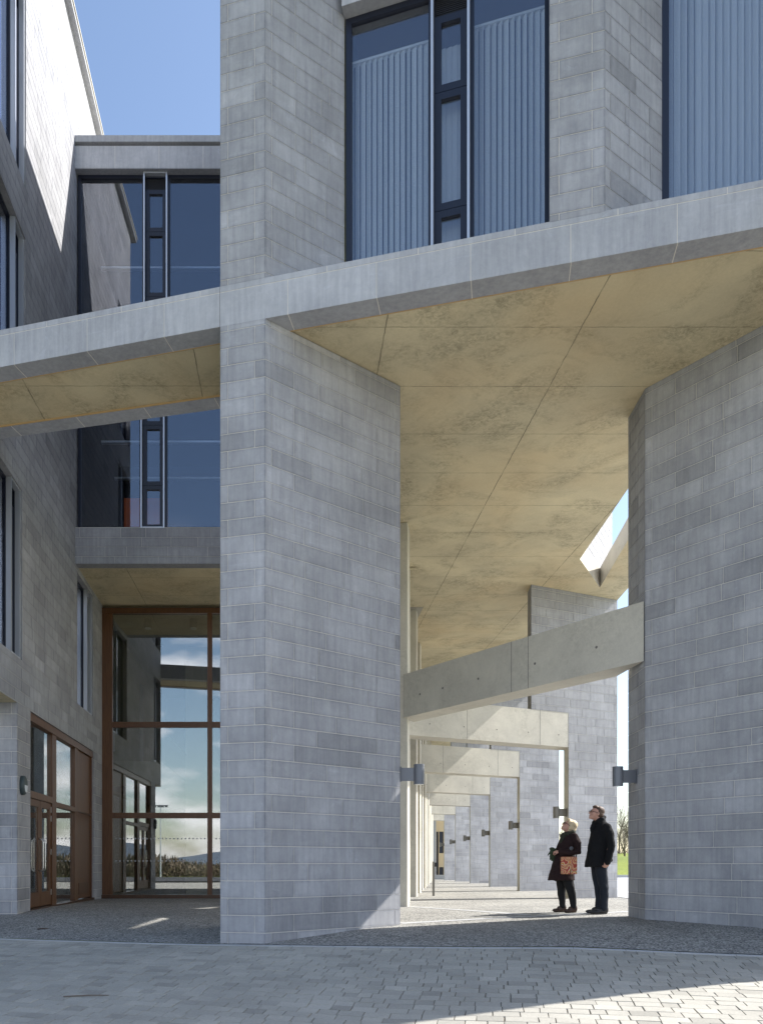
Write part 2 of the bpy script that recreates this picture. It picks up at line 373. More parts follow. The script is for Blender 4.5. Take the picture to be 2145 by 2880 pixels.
# setts: irregular running courses parallel to the facade
sb = MB(); rnd = random.Random(3)
w = KW + .045
while w < 11.0:
    dw = .165 + rnd.uniform(-.004, .004); u = -13 - rnd.random() * .3
    while u < 13:
        du = rnd.choice((.14, .19, .19, .24, .24, .29)); g_ = .003
        x_, y_ = fr(u, w)
        if y_ > 2.5:
            q = []
            for (a, b) in ((u + g_, w + g_), (u + du - g_, w + g_), (u + du - g_, w + dw - g_), (u + g_, w + dw - g_)):
                a += rnd.uniform(-.004, .004); b += rnd.uniform(-.004, .004); x, y = fr(a, b); q.append((x, y, a, b))
            t = rnd.gauss(1, .05) * (.84 if rnd.random() < .14 else 1); lift = rnd.uniform(-.002, .002)
            cx = sum(p[0] for p in q) / 4; cy = sum(p[1] for p in q) / 4
            top = []; bot = []
            for (x, y, a, b) in q:
                k = .975; X, Y = cx + (x - cx) * k, cy + (y - cy) * k
                top.append((X, Y, gh(X, Y) + lift)); bot.append((x, y, gh(x, y) - .014))
            sb.face(top[::-1], 0, t)
            for i in range(4): sb.face([top[i], bot[i], bot[(i + 1) % 4], top[(i + 1) % 4]][::-1], 0, t)
        u += du
    w += dw
tag(sb.build('plaza_paving', M['sett']), kind='structure')
# pale flush bands in the walk
bands = MB()
def band(pts, wd_):
    for i in range(len(pts) - 1):
        a, b = Vector(pts[i]), Vector(pts[i + 1]); n = max(1, int((b - a).length / .4))
        d = (b - a).normalized(); nn = Vector((-d.y, d.x)) * wd_ / 2
        for k in range(n):
            p, q = a.lerp(b, k / n), a.lerp(b, (k + 1) / n)
            bands.face([(*(p - nn), gh(*(p - nn)) + .004), (*(q - nn), gh(*(q - nn)) + .004), (*(q + nn), gh(*(q + nn)) + .004), (*(p + nn), gh(*(p + nn)) + .004)])
band([(1.78, 12.78), (4.1, 13.55), (5.75, 14.3), (9.0, 16.6)], .16)
band([(2.65, 17.6), (4.15, 13.85)], .16)
tag(bands.build('paving_bands', M['kerb']), kind='structure')
# outer land: field behind the camera and beyond the colonnade
fm = MB()
fm.face([(-1500, -1500, -2.2), (1500, -1500, -2.2), (1500, 1500, -2.2), (-1500, 1500, -2.2)])
tag(fm.build('field', M['grass']), kind='structure')
lp = MB()
lp.face([(-45, -70, -1.95), (45, -70, -1.95), (45, -30, -1.7), (-45, -30, -1.7)])
tag(lp.build('road', M['road']), kind='structure')
pv = MB(); us = lin(12, 60, 24); ws = lin(0, 52, 26)
for i in range(24):
    for j in range(26):
        sh = lambda k: 9.5 + .12 * (14 + ws[k] - 22.8) - 12
        q = [(us[i] + sh(j), 14 + ws[j]), (us[i + 1] + sh(j), 14 + ws[j]), (us[i + 1] + sh(j + 1), 14 + ws[j + 1]), (us[i] + sh(j + 1), 14 + ws[j + 1])]
        pv.face([(x, y, gh(x, y) + .012) for x, y in q])
tag(pv.build('outer_pavement', M['kerb'], smooth=True), kind='structure')
gk = MB(); gk.box(8, 80, 65.6, 65.85, -1.5, -.93); tag(gk.build('lawn_kerb', M['kerb']), kind='structure')
ml = MB(); rnd = random.Random(5)
for i in range(40):
    for j in range(14):
        X = [14 + (i + a) * 2.2 for a in (0, 1)]; Y = [65.86 + (j + a) * 2.4 for a in (0, 1)]
        hh = lambda x, y: -1.0 + 2.3 * (1 - math.exp(-(y - 65.86) / 11)) + .12 * sin(x * .35 + y * .2)
        ml.face([(X[0], Y[0], hh(X[0], Y[0])), (X[1], Y[0], hh(X[1], Y[0])), (X[1], Y[1], hh(X[1], Y[1])), (X[0], Y[1], hh(X[0], Y[1]))])
tag(ml.build('lawn_mound', M['grass'], smooth=True), kind='structure')
# hills far behind the camera, seen only as reflections
hl = MB(); pts = []
for i in range(81):
    x = -1400 + 35 * i; pts.append((x, -1450 + 60 * sin(i * .4), 22 + 16 * sin(i * .13 + 1) + 7 * sin(i * .37) + 3 * sin(i * .9)))
for i in range(80):
    a, b = pts[i], pts[i + 1]
    hl.face([(a[0], a[1] + 500, -2.3), (b[0], b[1] + 500, -2.3), b, a]); hl.face([a, b, (b[0], b[1] - 400, -2.3), (a[0], a[1] - 400, -2.3)])
tag(hl.build('hills', M['hill']), kind='structure')
# ---------------------------------------------------------------- generic window builder
def wframe(P, d):
    """frame of a wall: P (x,y) origin, d unit direction to the right seen from outside"""
    return P, d
def add_window(parent, P, d, segs, h0, h1, fw=.06, inset=.02, depth=.07, transoms=(), glassm='glass', framem='dark', blind=None, label=None):
    """segs: list of (kind, u0, u1): 'pane' or 'vent'. One window = frame (thing part) > pane, vent, blind"""
    u0 = segs[0][1]; u1 = segs[-1][2]
    mb = MB()
    S = lambda a, b, c, e, w0=-depth, w1=0.0, m=0: mb.slab(P, d, a, b, w0 - inset, w1 - inset, c, e, m)
    S(u0, u1, h0, h0 + fw); S(u0, u1, h1 - fw, h1)
    S(u0, u0 + fw, h0 + fw, h1 - fw); S(u1 - fw, u1, h0 + fw, h1 - fw)
    for i in range(1, len(segs)): S(segs[i][1] - fw / 2, segs[i][1] + fw / 2, h0 + fw, h1 - fw)
    for i, (k, a, b) in enumerate(segs):
        if k == 'pane':
            for t in transoms: S(a + fw * .5, b - fw * .5, t - fw / 2, t + fw / 2, -depth * .9, -.003)
    win = mb.build('window', M[framem], parent)
    if label: win['label'] = label
    for i, (k, a, b) in enumerate(segs):
        if k == 'pane':
            g = MB(); g.slab(P, d, a + fw * .4, b - fw * .4, -inset - depth * .6, -inset - depth * .6 + .008, h0 + fw * .6, h1 - fw * .6)
            g.build('pane', M[glassm], win)
            if blind:
                bl = MB(); n = int((b - a) / .084); off = blind
                for q in range(n):
                    uc = a + .05 + q * .084; ht = h1 - .52
                    aa = radians(34 + random.uniform(-11, 11)); nrm = (d[1], -d[0])
                    du, dw_ = cos(aa) * .043, sin(aa) * .043
                    low = h0 + .03 + (0 if random.random() > .1 else .02)
                    pt = lambda u, w, h: (P[0] + d[0] * u + nrm[0] * w, P[1] + d[1] * u + nrm[1] * w, h)
                    wb = -inset - depth - .13
                    prof = [(-du, -dw_), (-du * .4, -dw_ * .4 + .004), (du * .4, dw_ * .4 + .004), (du, dw_)]
                    for e in range(3):
                        (a1, b1), (a2, b2) = prof[e], prof[e + 1]
                        bl.face([pt(uc + a1, wb + b1, low), pt(uc + a2, wb + b2, low), pt(uc + a2, wb + b2, ht), pt(uc + a1, wb + b1, ht)], 0, 1 + random.uniform(-.09, .07))
                bl.slab(P, d, a, b, -inset - depth - .16, -inset - depth - .1, ht, ht + .035)
                bl.build('blind', M['blind'], win)
        else:
            v = MB()                                   # silver box frame round a dark opening vent
            w0, w1 = -inset - depth, -inset + .10
            for (x0, x1, y0, y1) in ((a, a + .035, h0, h1), (b - .035, b, h0, h1), (a + .035, b - .035, h1 - .035, h1), (a + .035, b - .035, h0, h0 + .035)):
                v.slab(P, d, x0, x1, w0, w1, y0, y1)
            v.build('vent_surround', M['alu'], win)
            c = MB(); q0, q1 = a + .036, b - .036; H = h1 - h0
            lo = h1 - .035 - .32
            cuts = [h0 + .036, h0 + .036 + (lo - h0) * .30, h0 + .036 + (lo - h0) * .72, lo]
            if H < 3.6: cuts = [h0 + .036, h0 + .036 + (lo - h0) * .33, lo]
            pn = MB()
            for i2 in range(len(cuts) - 1):
                y0, y1 = cuts[i2] + .004, cuts[i2 + 1] - .004; f2 = .1
                for (x0, x1, z0, z1) in ((q0, q0 + f2, y0, y1), (q1 - f2, q1, y0, y1), (q0 + f2, q1 - f2, y0, y0 + f2), (q0 + f2, q1 - f2, y1 - f2, y1)):
                    c.slab(P, d, x0, x1, -inset - depth - .02, -inset - depth + .05, z0, z1)
                pn.slab(P, d, q0 + f2 - .01, q1 - f2 + .01, -inset - depth, -inset - depth + .008, y0 + f2 - .01, y1 - f2 + .01)
            c.slab(P, d, q0, q1, -inset - depth - .02, -inset - depth + .01, lo, h1 - .036)
            c.build('vent_casement', M['dark'], win); pn.build('vent_pane', M[glassm], win)
            lv = MB()
            for i2 in range(10):
                y = lo + .015 + i2 * .028
                lv.slab(P, d, q0 + .01, q1 - .01, -inset - depth + .012, -inset - depth + .035, y, y + .014)
            lv.build('vent_louvre', M['louvre'], win)
            if blind:
                bl = MB(); nrm = (d[1], -d[0])
                pt = lambda u, w, h: (P[0] + d[0] * u + nrm[0] * w, P[1] + d[1] * u + nrm[1] * w, h)
                for q in range(int((b - a) / .084)):
                    uc = a + .05 + q * .084
                    bl.face([pt(uc - .042, -inset - depth - .19, h0), pt(uc + .042, -inset - depth - .17, h0), pt(uc + .042, -inset - depth - .17, lo - .25), pt(uc - .042, -inset - depth - .19, lo - .25)], 0, 1)
                bl.build('blind', M['blind'], win)
    return win
def room(parent, P, d, u0, u1, h0, h1, depth, m='inner_dark', lights=(), back=.17):
    nrm = (d[1], -d[0]); mb = MB()
    q = lambda u, w, h: (P[0] + d[0] * u + nrm[0] * w, P[1] + d[1] * u + nrm[1] * w, h)
    a, b = -back, -depth
    mb.face([q(u0, b, h0), q(u1, b, h0), q(u1, b, h1), q(u0, b, h1)])
    mb.face([q(u0, a, h0), q(u1, a, h0), q(u1, b, h0), q(u0, b, h0)]); mb.face([q(u0, a, h1), q(u0, b, h1), q(u1, b, h1), q(u1, a, h1)])
    mb.face([q(u0, a, h0), q(u0, b, h0), q(u0, b, h1), q(u0, a, h1)]); mb.face([q(u1, a, h0), q(u1, a, h1), q(u1, b, h1), q(u1, b, h0)])
    r = mb.build('room', M[m], parent)
    if lights:
        lm = MB()
        for (l0, l1, w, h) in lights: lm.slab(P, d, l0, l1, w, w + .12, h, h + .05)
        lm.build('ceiling_trunking', M['alu'], r)
    return r
# ================================================================= MAIN BUILDING (over the passage)
main = empty('stone_building', (-.343, 10.98, gh(-.343, 10.98)), label='large grey limestone building raised over the passage, with blinds in its upper windows', cat='building')
PL = (-.97, 11.147); PC = (-.343, 10.98); PE = (1.73, 12.54); PB = (1.80, 13.05); PW = (-1.02, 13.0)
RET = Vector((.80, .60))
def wall(name, faces, parent, caps=(), mats=('stone', 'mortar'), lab=None):
    mb = MB()
    for f in faces: stone_face(mb, *f[0], **f[1])
    for (poly, h, up) in caps: mb.face([(p[0], p[1], h) for p in (poly if up else poly[::-1])], 1)
    o = mb.build(name, [M[m] for m in mats], parent)
    if lab: o['label'] = lab
    return o
# ground-floor pier (the big pillar)
wall('pillar', [((PL, PC, -1.35, H_SOF), dict(seed=1)), ((PC, PE, -1.35, H_SOF), dict(seed=2)), ((PE, PB, -1.3, H_SOF), dict(seed=3)),
                ((PB, PW, -1.3, H_SOF), dict(seed=4)), ((PW, PL, -1.3, H_SOF), dict(seed=5))], main, lab='tall grey limestone pillar with a bent front corner')
# fascia band
R_END = 8.15
fx = MB()
panel_face(fx, fr(-.655), fr(R_END), H_SOF, H_FAS, 1.22, .98, strip=.085)
fx.slab(A0, AD, -.655, R_END, -.33, -.001, H_SOF, H_SOF + .03, 0, .95)
for k in range(8): fx.slab(A0, AD, .325 + k * 1.22, .335 + k * 1.22, -.33, 0, H_SOF - .003, H_SOF + .01, 1)
fx.slab(A0, AD, -.655, R_END, -.345, -.33, H_SOF - .006, H_SOF + .05, 2)
fx.slab(A0, AD, -.655, R_END, -1.4, -.002, H_FAS - .03, H_FAS - .001, 0, 1.0)
fx.build('fascia', [M['panel'], M['mortar'], M['seal']], main)
# soffit slab with roof-light opening
SE = lambda y: 9.36 + .12 * (y - 22.8)      # outer slab edge
HO = [(6.76, 15.75), (7.16, 19.68), (8.44, 21.7), (7.35, 15.75)]   # the opening
sof = MB()
TOPH = H_SOF + .54
def flat(poly, h, m=0, up=False):
    a = sum(poly[i][0] * poly[(i + 1) % len(poly)][1] - poly[(i + 1) % len(poly)][0] * poly[i][1] for i in range(len(poly)))
    if (a > 0) != up: poly = poly[::-1]
    sof.face([(p[0], p[1], h) for p in poly], m)
fb = lambda u: fr(u, -.345)
corner = (9.75, 14.6)
for (h, up) in ((H_SOF + .012, False), (TOPH, True)):
    if up: continue
    flat([fb(-.655), fb(R_END), corner, (SE(14.6), 14.6), (-1.05, 14.6)], h, 0, up)
    flat([(-1.05, 14.6), (SE(14.6), 14.6), (SE(15.75), 15.75), (-1.05, 15.75)], h, 0, up)
    flat([(-1.05, 15.75), HO[0], HO[1], (-1.05, 19.68)], h, 0, up)
    flat([HO[3], (SE(15.75), 15.75), (SE(21.7), 21.7), HO[2]], h, 0, up)
    flat([(-1.05, 19.68), HO[1], HO[2], (-1.05, 21.7)], h, 0, up)
    flat([(-1.05, 21.7), (SE(21.7), 21.7), (SE(72), 72), (-1.05, 72)], h, 0, up)
for i in range(4):
    a, b = HO[i], HO[(i + 1) % 4]; sof.face([(a[0], a[1], H_SOF + .012), (b[0], b[1], H_SOF + .012), (b[0], b[1], TOPH), (a[0], a[1], TOPH)], 1)
for (a, b) in ((corner, (SE(14.6), 14.6)), ((SE(14.6), 14.6), (SE(72), 72)), ((SE(72), 72), (-1.05, 72))):
    sof.face([(a[0], a[1], H_SOF + .012), (b[0], b[1], H_SOF + .012), (b[0], b[1], TOPH), (a[0], a[1], TOPH)], 1)
sof.build('soffit', [M['soffit'], M['beam']], main)
rf = MB()   # top skin of the slab strips outside the upper storeys
_s = sof; sof = rf
flat([HO[3], (SE(15.75), 15.75), (SE(21.7), 21.7), HO[2]], TOPH, 0, True); flat([(8.44, 21.7), (SE(21.7), 21.7), (9.42, 23.3)], TOPH, 0, True)
flat([(6.2, 14.6), (SE(14.6), 14.6), (SE(15.75), 15.75), (6.2, 15.75)], TOPH, 0, True)
rf.build('slab_top', M['beam'], main); sof = _s
# upper storeys: piers with windows between
WD = Vector((4.1, -1.24)).normalized()                       # direction of the window plane
W0 = Vector((.80, 11.73)); wn = Vector((WD.y, -WD.x))
def wp(u, w=0.0): p = W0 + WD * u + wn * w; return (p.x, p.y)
P1e = wp(0); UPL = (-.97, 11.147)
wall('pier', [((UPL, PC, H_FAS, H_TOP), dict(seed=11)), ((PC, P1e, H_FAS - .01, H_TOP), dict(seed=12, quoin=(True, False)))], main)
def up_at(s): return fr(s)
p2a, p2b = fr(3.735), fr(4.38); p2e = (p2b[0] + .841 * 1.2, p2b[1] + .541 * 1.2); p2l = (p2a[0] + .34 * .75, p2a[1] + .94 * .75)
wall('pier', [((p2a, p2b, H_FAS - .01, H_TOP), dict(seed=13)), ((p2b, p2e, H_FAS - .01, H_TOP), dict(seed=14, quoin=(True, False))), ((p2l, p2a, H_FAS - .01, H_TOP), dict(seed=15, quoin=(False, True)))], main)
p3a, p3b = fr(7.5), fr(8.15); p3l = (p3a[0] + .34 * .75, p3a[1] + .94 * .75)
wall('pier', [((p3a, p3b, H_FAS - .01, H_TOP), dict(seed=16)), ((p3b, corner, H_SOF, H_TOP), dict(seed=17)), ((p3l, p3a, H_FAS - .01, H_TOP), dict(seed=18, quoin=(False, True)))], main)
HW = 12.46
def u_of(pt): return (Vector(pt) - W0).dot(WD)
uL2 = u_of(p2l); uR2 = u_of(p2e); uL3 = u_of(p3l)
for (a, b) in ((0.0, uL2), (uR2, uL3)):
    lw = MB(); panel_face(lw, wp(a, .17), wp(b, .17), HW, HW + .6, 1.3, .9)
    lw.slab(W0, WD, a, b, -.3, .16, HW + .003, HW + .05, 0, .8)
    lw.build('lintel', [M['panel'], M['mortar']], main)
    uw = MB(); stone_face(uw, wp(a, .1), wp(b, .1), HW + .6, H_TOP, seed=a + 20); uw.build('upper_wall', [M['stone'], M['mortar']], main)
    sl = MB(); sl.slab(W0, WD, a, b, -.1, .9 if a < 1 else .42, H_FAS - .03, H_FAS - .004, 0, .9); sl.build('sill', M['panel'], main)
add_window(main, W0, WD, [('pane', .02, 1.26), ('vent', 1.27, 1.81), ('pane', 1.82, uL2)], H_FAS, HW, fw=.085, blind=True)
add_window(main, W0, WD, [('pane', uR2, uR2 + 2.0), ('vent', uR2 + 2.01, uR2 + 2.55), ('pane', uR2 + 2.56, uL3)], H_FAS, HW, fw=.09, blind=True)
room(main, W0, WD, 0, uL3, H_FAS - .02, HW + .4, 3.5, 'inner', back=.11)
# remaining walls of the mass and its roof
UB = [(SE(14.9) * 0 + 9.75, 14.9), (6.2, 14.6), (6.2, 17.0), (6.91, 17.0), (7.16, 19.68), (12.1, 72), (-1.05, 72)]
fl = []
seq = [corner, (6.2, 14.6), (6.2, 17.0), (6.905, 17.0), (7.165, 19.70), (9.42, 23.3), (SE(72), 72)]
for i in range(len(seq) - 1): fl.append(((seq[i], seq[i + 1], TOPH - .55 if i == 0 else TOPH - .5, H_TOP), dict(seed=30 + i, long_=(1.2, 1.6))))
wall('rear_wall', fl, main)
wall('court_wall', [(((-1.05, 19.9), UPL, H_SOF, H_TOP), dict(seed=40))], main)
ro = MB(); ro.face([(p[0], p[1], H_TOP) for p in [UPL, PC, fr(8.15), corner, (6.2, 14.6), (6.2, 17), (6.905, 17), (7.165, 19.7), (9.42, 23.3), (SE(72), 72), (-5.3, 72), (-5.3, 21), (-1.05, 21)]], 0)
ro.build('roof', M['beam'], main)
# ================================================================= right-hand wall
RC = (5.63, 12.62); RE = (5.715, 13.45); wdv = Vector((.552, -.834)).normalized(); RF = (RC[0] + wdv.x * 4.2, RC[1] + wdv.y * 4.2)
rfn = Vector((-wdv.y, wdv.x)) * .82
rw = empty('stone_wall', (RC[0], RC[1], gh(*RC)), label='long dark grey limestone wall running out of frame beside the two people', cat='wall')
wall('wall_body', [((RE, RC, -1.2, H_SOF + .01), dict(seed=50)), ((RC, RF, -1.35, H_SOF + .01), dict(seed=51, quoin=(True, False))),
                   ((RF, (RF[0] + rfn.x, RF[1] + rfn.y), -1.35, H_SOF + .01), dict(seed=52)), (((RF[0] + rfn.x, RF[1] + rfn.y), RE, -1.35, H_SOF + .01), dict(seed=53))], rw)
# ================================================================= bridge on the left
br = empty('concrete_bridge', (-3.5, 12.8, H_SOF), label='thin stone edged concrete bridge spanning left from the big pillar', cat='bridge')
BL = -6.8
b1 = MB(); panel_face(b1, fr(BL), fr(-.66), H_SOF, H_FAS, 1.22, .42, strip=.085)
def bk(x): return (x, 13.15 - .234 * (x + 1.14))
b1.slab(A0, AD, BL, -.66, -.33, -.001, H_SOF, H_SOF + .03, 0, .95)
for k in range(6): b1.slab(A0, AD, BL + .415 + k * 1.22, BL + .425 + k * 1.22, -.33, 0, H_SOF - .003, H_SOF + .01, 1)
b1.slab(A0, AD, BL, -.66, -.345, -.33, H_SOF - .006, H_SOF + .05, 2)
bd = Vector((1, -.234)).normalized(); q0 = Vector(bk(-5.3)); Lb = (Vector(bk(-1.02)) - q0).length
b1.slab(q0, bd, 0, Lb, 0, .33, H_SOF, H_SOF + .03, 0, .95); b1.slab(q0, bd, 0, Lb, .33, .345, H_SOF - .006, H_SOF + .05, 2)
for k in range(4): b1.slab(q0, bd, .6 + k * 1.22, .61 + k * 1.22, 0, .33, H_SOF - .003, H_SOF + .01, 1)
panel_face(b1, bk(-1.02), bk(-5.3), H_SOF, H_FAS, 1.22, .6)
b1.build('edge_band', [M['panel'], M['mortar'], M['seal']], br)
b2 = MB(); qa = [fr(BL, -.33), fr(-.66, -.33), (-1.0, 12.78), (-5.3, 13.78), (fr(BL)[0], 13.78)]
b2.face([(p[0], p[1], H_SOF + .02) for p in qa[::-1]]); b2.face([(p[0], p[1], H_FAS - .01) for p in [fr(BL, -.001), fr(-.66, -.001), (-1.02, 13.11), (-5.3, 14.1), (fr(BL)[0], 14.1)]])
b2.build('deck', M['soffit'], br)
# ================================================================= west wing (left) : its court wall follows x = XW(y)
XW = lambda y: -5.24 - .027 * (y - 15.3)
ww = empty('west_wing', (XW(15.3), 15.3, gh(XW(15.3), 15.3)), label='tall limestone wing on the left, sunlit at the top, with timber doors below', cat='building')
Y0, Y1, YB = 14.2, 34.0, 15.3
TW = 20.5
d_w = Vector((XW(Y1) - XW(Y0), Y1 - Y0)).normalized()
Pw = Vector((XW(Y0), Y0)); uw_ = lambda y: (y - Y0) / d_w.y
wins = [(uw_(14.25), uw_(15.85), 13.42, 17.3), (uw_(14.25), uw_(15.82), 8.5, 12.42), (uw_(14.25), uw_(15.6), 3.98, 7.32), (uw_(20.1), uw_(21.9), 4.05, 7.36), (uw_(16.15), uw_(22.0), -1.3, 3.1)]
endw = (XW(Y0) + d_w.x * uw_(24), 24)
wall('court_facade', [((tuple(Pw), endw, -1.4, TW), dict(seed=60, holes=wins + [(0, uw_(YB), -2, 3.1)], quoin=(True, False))),
                      (((-9.5, YB), (XW(YB), YB), -1.4, 3.1), dict(seed=61)), (((-9.5, Y0), tuple(Pw), 3.1, TW), dict(seed=62))], ww)
cw = MB(); cw.face([(-9.5, Y0, 3.1), (-9.5, YB, 3.1), (XW(YB), YB, 3.1), (XW(Y0), Y0, 3.1)]); cw.build('undercroft_soffit', M['soffit'], ww)
cp = MB(); cp.slab(Pw, d_w, -.3, uw_(60), -.6, .15, TW, TW + .10, 0, 1.0); cp.slab(Pw, d_w, -.3, uw_(60), -.6, .18, TW + .10, TW + .14, 1)
cp.build('coping', [M['panel'], M['beam']], ww)
rfw = MB(); rfw.face([(-9.5, Y0, TW), (XW(Y0), Y0, TW), (XW(60), 60, TW), (-9.5, 60, TW)]); rfw.build('roof', M['beam'], ww)
rev = MB()   # reveals of the openings
for (a, b, c, e) in wins[:4]:
    for (x0, x1, y0, y1) in ((b, b + .004, c, e), (a - .004, a, c, e)): rev.slab(Pw, d_w, x0, x1, -.2, .0, y0, y1, 0, .95)
    rev.slab(Pw, d_w, a, b, -.2, .006, c - .02, c, 0, 1.05); rev.slab(Pw, d_w, a, b, -.2, 0, e, e + .02, 0, .9)
a, b, c, e = wins[4]
rev.slab(Pw, d_w, a - .004, a, -.3, 0, c, e); rev.slab(Pw, d_w, b, b + .004, -.3, 0, c, e); rev.slab(Pw, d_w, a, b, -.3, 0, e, e + .02)
rev.build('reveal', M['stone'], ww)
for i, (a, b, c, e) in enumerate(wins[:4]):
    if i < 3: sg = [('pane', a + .02, b - .62), ('vent', b - .58, b - .02)]
    else: sg = [('pane', a + .02, b - .62), ('vent', b - .58, b - .02)]
    add_window(ww, Pw, d_w, sg, c + .01, e - .01, fw=.05, inset=.12, blind=None)
room(ww, Pw, d_w, 0.0, uw_(23), 3.2, TW - .3, 4, 'inner_dark', back=.22)
# timber entrance screen in the wing
ent = MB(); a, b, c, e = wins[4]; zb = lambda u: gh(*(Pw + d_w * u)) + .0
ins = .10
def ES(mb, u0, u1, h0, h1, w0=-.16, w1=-.04, m=0, t=1.0): mb.slab(Pw, d_w, u0, u1, w0, w1, h0, h1, m, t)
uD, uM1, uM2, uE = uw_(17.95), uw_(18.3), uw_(20.05), uw_(20.4)
ES(ent, a, b, 2.93, 3.09, -.16, -.02); ES(ent, a, b, -1.06, -.93, -.18, .03, 0, .55)
ES(ent, a, a + .09, -.93, 2.93); ES(ent, uD, uM1, -.93, 2.93); ES(ent, uM2, uE, -.93, 2.93); ES(ent, b - .07, b, -.93, 2.93)
ES(ent, a + .09, uD, 1.36, 1.5); ES(ent, uM1, uM2, 1.31, 1.42)
scr = ent.build('entrance_screen', M['wood'], ww)
g1 = MB(); ES(g1, a + .09, uD, 1.5, 2.93, -.11, -.1); g1.build('pane', M['glass_clear'], scr)
g1 = MB(); ES(g1, uM1, uM2, 1.42, 2.93, -.11, -.1); g1.build('pane', M['glass_clear'], scr)
g1 = MB(); ES(g1, uM1, uM2, -.93, 1.31, -.11, -.1); g1.build('pane', M['glass_clear'], scr)
um = (a + .09 + uD) / 2
for (x0, x1, hs) in ((a + .1, um - .01, 1), (um + .01, uD - .01, -1)):
    dm = MB(); y0, y1 = -.91, 1.35; f2 = .13
    for (p, q, r, s_) in ((x0, x0 + f2, y0, y1), (x1 - f2, x1, y0, y1), (x0 + f2, x1 - f2, y0, y0 + .3), (x0 + f2, x1 - f2, y1 - .14, y1)): ES(dm, p, q, r, s_, -.13, -.07, 0, .95)
    dr = dm.build('door', M['wood'], ww)
    gg = MB(); ES(gg, x0 + f2, x1 - f2, y0 + .3, y1 - .14, -.11, -.1); gg.build('pane', M['glass_clear'], dr)
    hb = MB(); uh = x1 - .07 if hs > 0 else x0 + .07; nrm = Vector((d_w.y, -d_w.x)); pp = Pw + d_w * uh
    pt = lambda w, h: (pp.x + nrm.x * w, pp.y + nrm.y * w, h)
    hb.tube([pt(-.07, -.16), pt(-.02, -.16), pt(.01, -.13), pt(.015, -.09), pt(.015, .45), pt(.01, .49), pt(-.02, .52), pt(-.07, .52)], .016, 8)
    hb.build('handle', M['steel'], dr, smooth=True)
    uu = x0 - .005 if hs > 0 else x1 - .005
    for hz in (-.7, .2, .95, 1.15): hg = MB(); ES(hg, uu, uu + .02, hz, hz + .13, -.08, -.055); hg.build('hinge', M['steel'], dr)
sp_ = MB(); ES(sp_, uE + .01, b - .08, -.91, 1.32, -.13, -.08, 0, .95); ES(sp_, uE + .01, b - .08, 1.36, 2.92, -.13, -.08, 0, 1.1); ES(sp_, uE, b - .07, 1.32, 1.36, -.16, -.05, 0, .6)
ES(sp_, uE + .2, b - .3, -.8, -.5, -.08, -.07, 0, .7)
sp_.build('panel_door', M['wood'], ww)
lb = MB()    # vestibule behind the screen
for (x0, x1, y0, y1, h0, h1) in ((-9.2, -5.9, 16.0, 16.1, -1.2, 3.1), (-9.2, -5.9, 22.0, 22.1, -1.2, 3.1), (-9.3, -9.2, 16.0, 22.1, -1.2, 3.1), (-9.3, XW(19) - .25, 16.0, 22.1, 3.1, 3.14)): lb.box(x0, x1, y0, y1, h0, h1)
lb.build('vestibule', M['inner_dark'], ww)
# ================================================================= link block with the tall glazing
YL = 19.9; XL0, XL1 = XW(YL) , -1.06
lk = empty('glazed_link', (-3.2, YL, gh(-3.2, YL)), label='recessed link block with blue glass storeys over a tall timber framed lobby screen', cat='building')
F1 = Vector((XL0, YL)); FD = Vector((1, 0)); LW = XL1 - XL0
lkm = MB(); stone_face(lkm, (XL0, YL), (XL1, YL), H_SOF - .02, 8.41, seed=70, quoin=(False, False)); lkm.box(XL0, XL1, YL, YL + .3, H_SOF - .02, H_SOF, 0, .8)
lkm.face([(XL0, YL, 8.41), (XL1, YL, 8.41), (XL1, YL + .3, 8.41), (XL0, YL + .3, 8.41)]); lkm.build('sill_band', [M['stone'], M['mortar']], lk)
lkm = MB(); panel_face(lkm, (XL0, YL), (XL1, YL), 12.4, 13.1, 1.1, .6); lkm.build('spandrel', [M['panel'], M['mortar']], lk)
lkm = MB(); panel_face(lkm, (XL0 + .0, YL - .02), (XL1, YL - .02), 17.38, 17.93, 1.1, 1.0); lkm.box(XL0, XL1, YL - .075, YL + .5, 17.99, 18.15, 0, .95)
lkm.box(XL0, XL1, YL - .019, YL + .28, 17.36, 17.38, 0, .7)
lkm.build('parapet', [M['panel'], M['mortar']], lk)
for (h0, h1, dx) in ((8.42, 12.4, 0), (13.1, 17.36, .07)):
    add_window(lk, F1, FD, [('pane', .03, 1.60 + dx), ('vent', 1.62 + dx, 2.22 + dx), ('pane', 2.24 + dx, LW)], h0, h1, fw=.07, inset=.16)
    room(lk, F1, FD, 0, LW, h0 - .01, h1 + .02, 5, 'inner_dark', back=.26, lights=[(.3, LW - .1, -1.6, h0 + 2.9), (.3, LW - .1, -3.2, h0 + 2.7)])
ob = MB(); ob.box(-4.35, -3.2, 20.9, 20.95, 8.43, 9.6); ob.build('notice_board', M['orange'], lk)
s2 = MB(); s2.face([(p[0], p[1], H_SOF - .01) for p in [(XL0 - .1, YL + .29), (XL0 - .3, 23.3), (3.9, 23.3), (3.2, YL + .29)]]); s2.build('soffit', M['soffit'], lk)
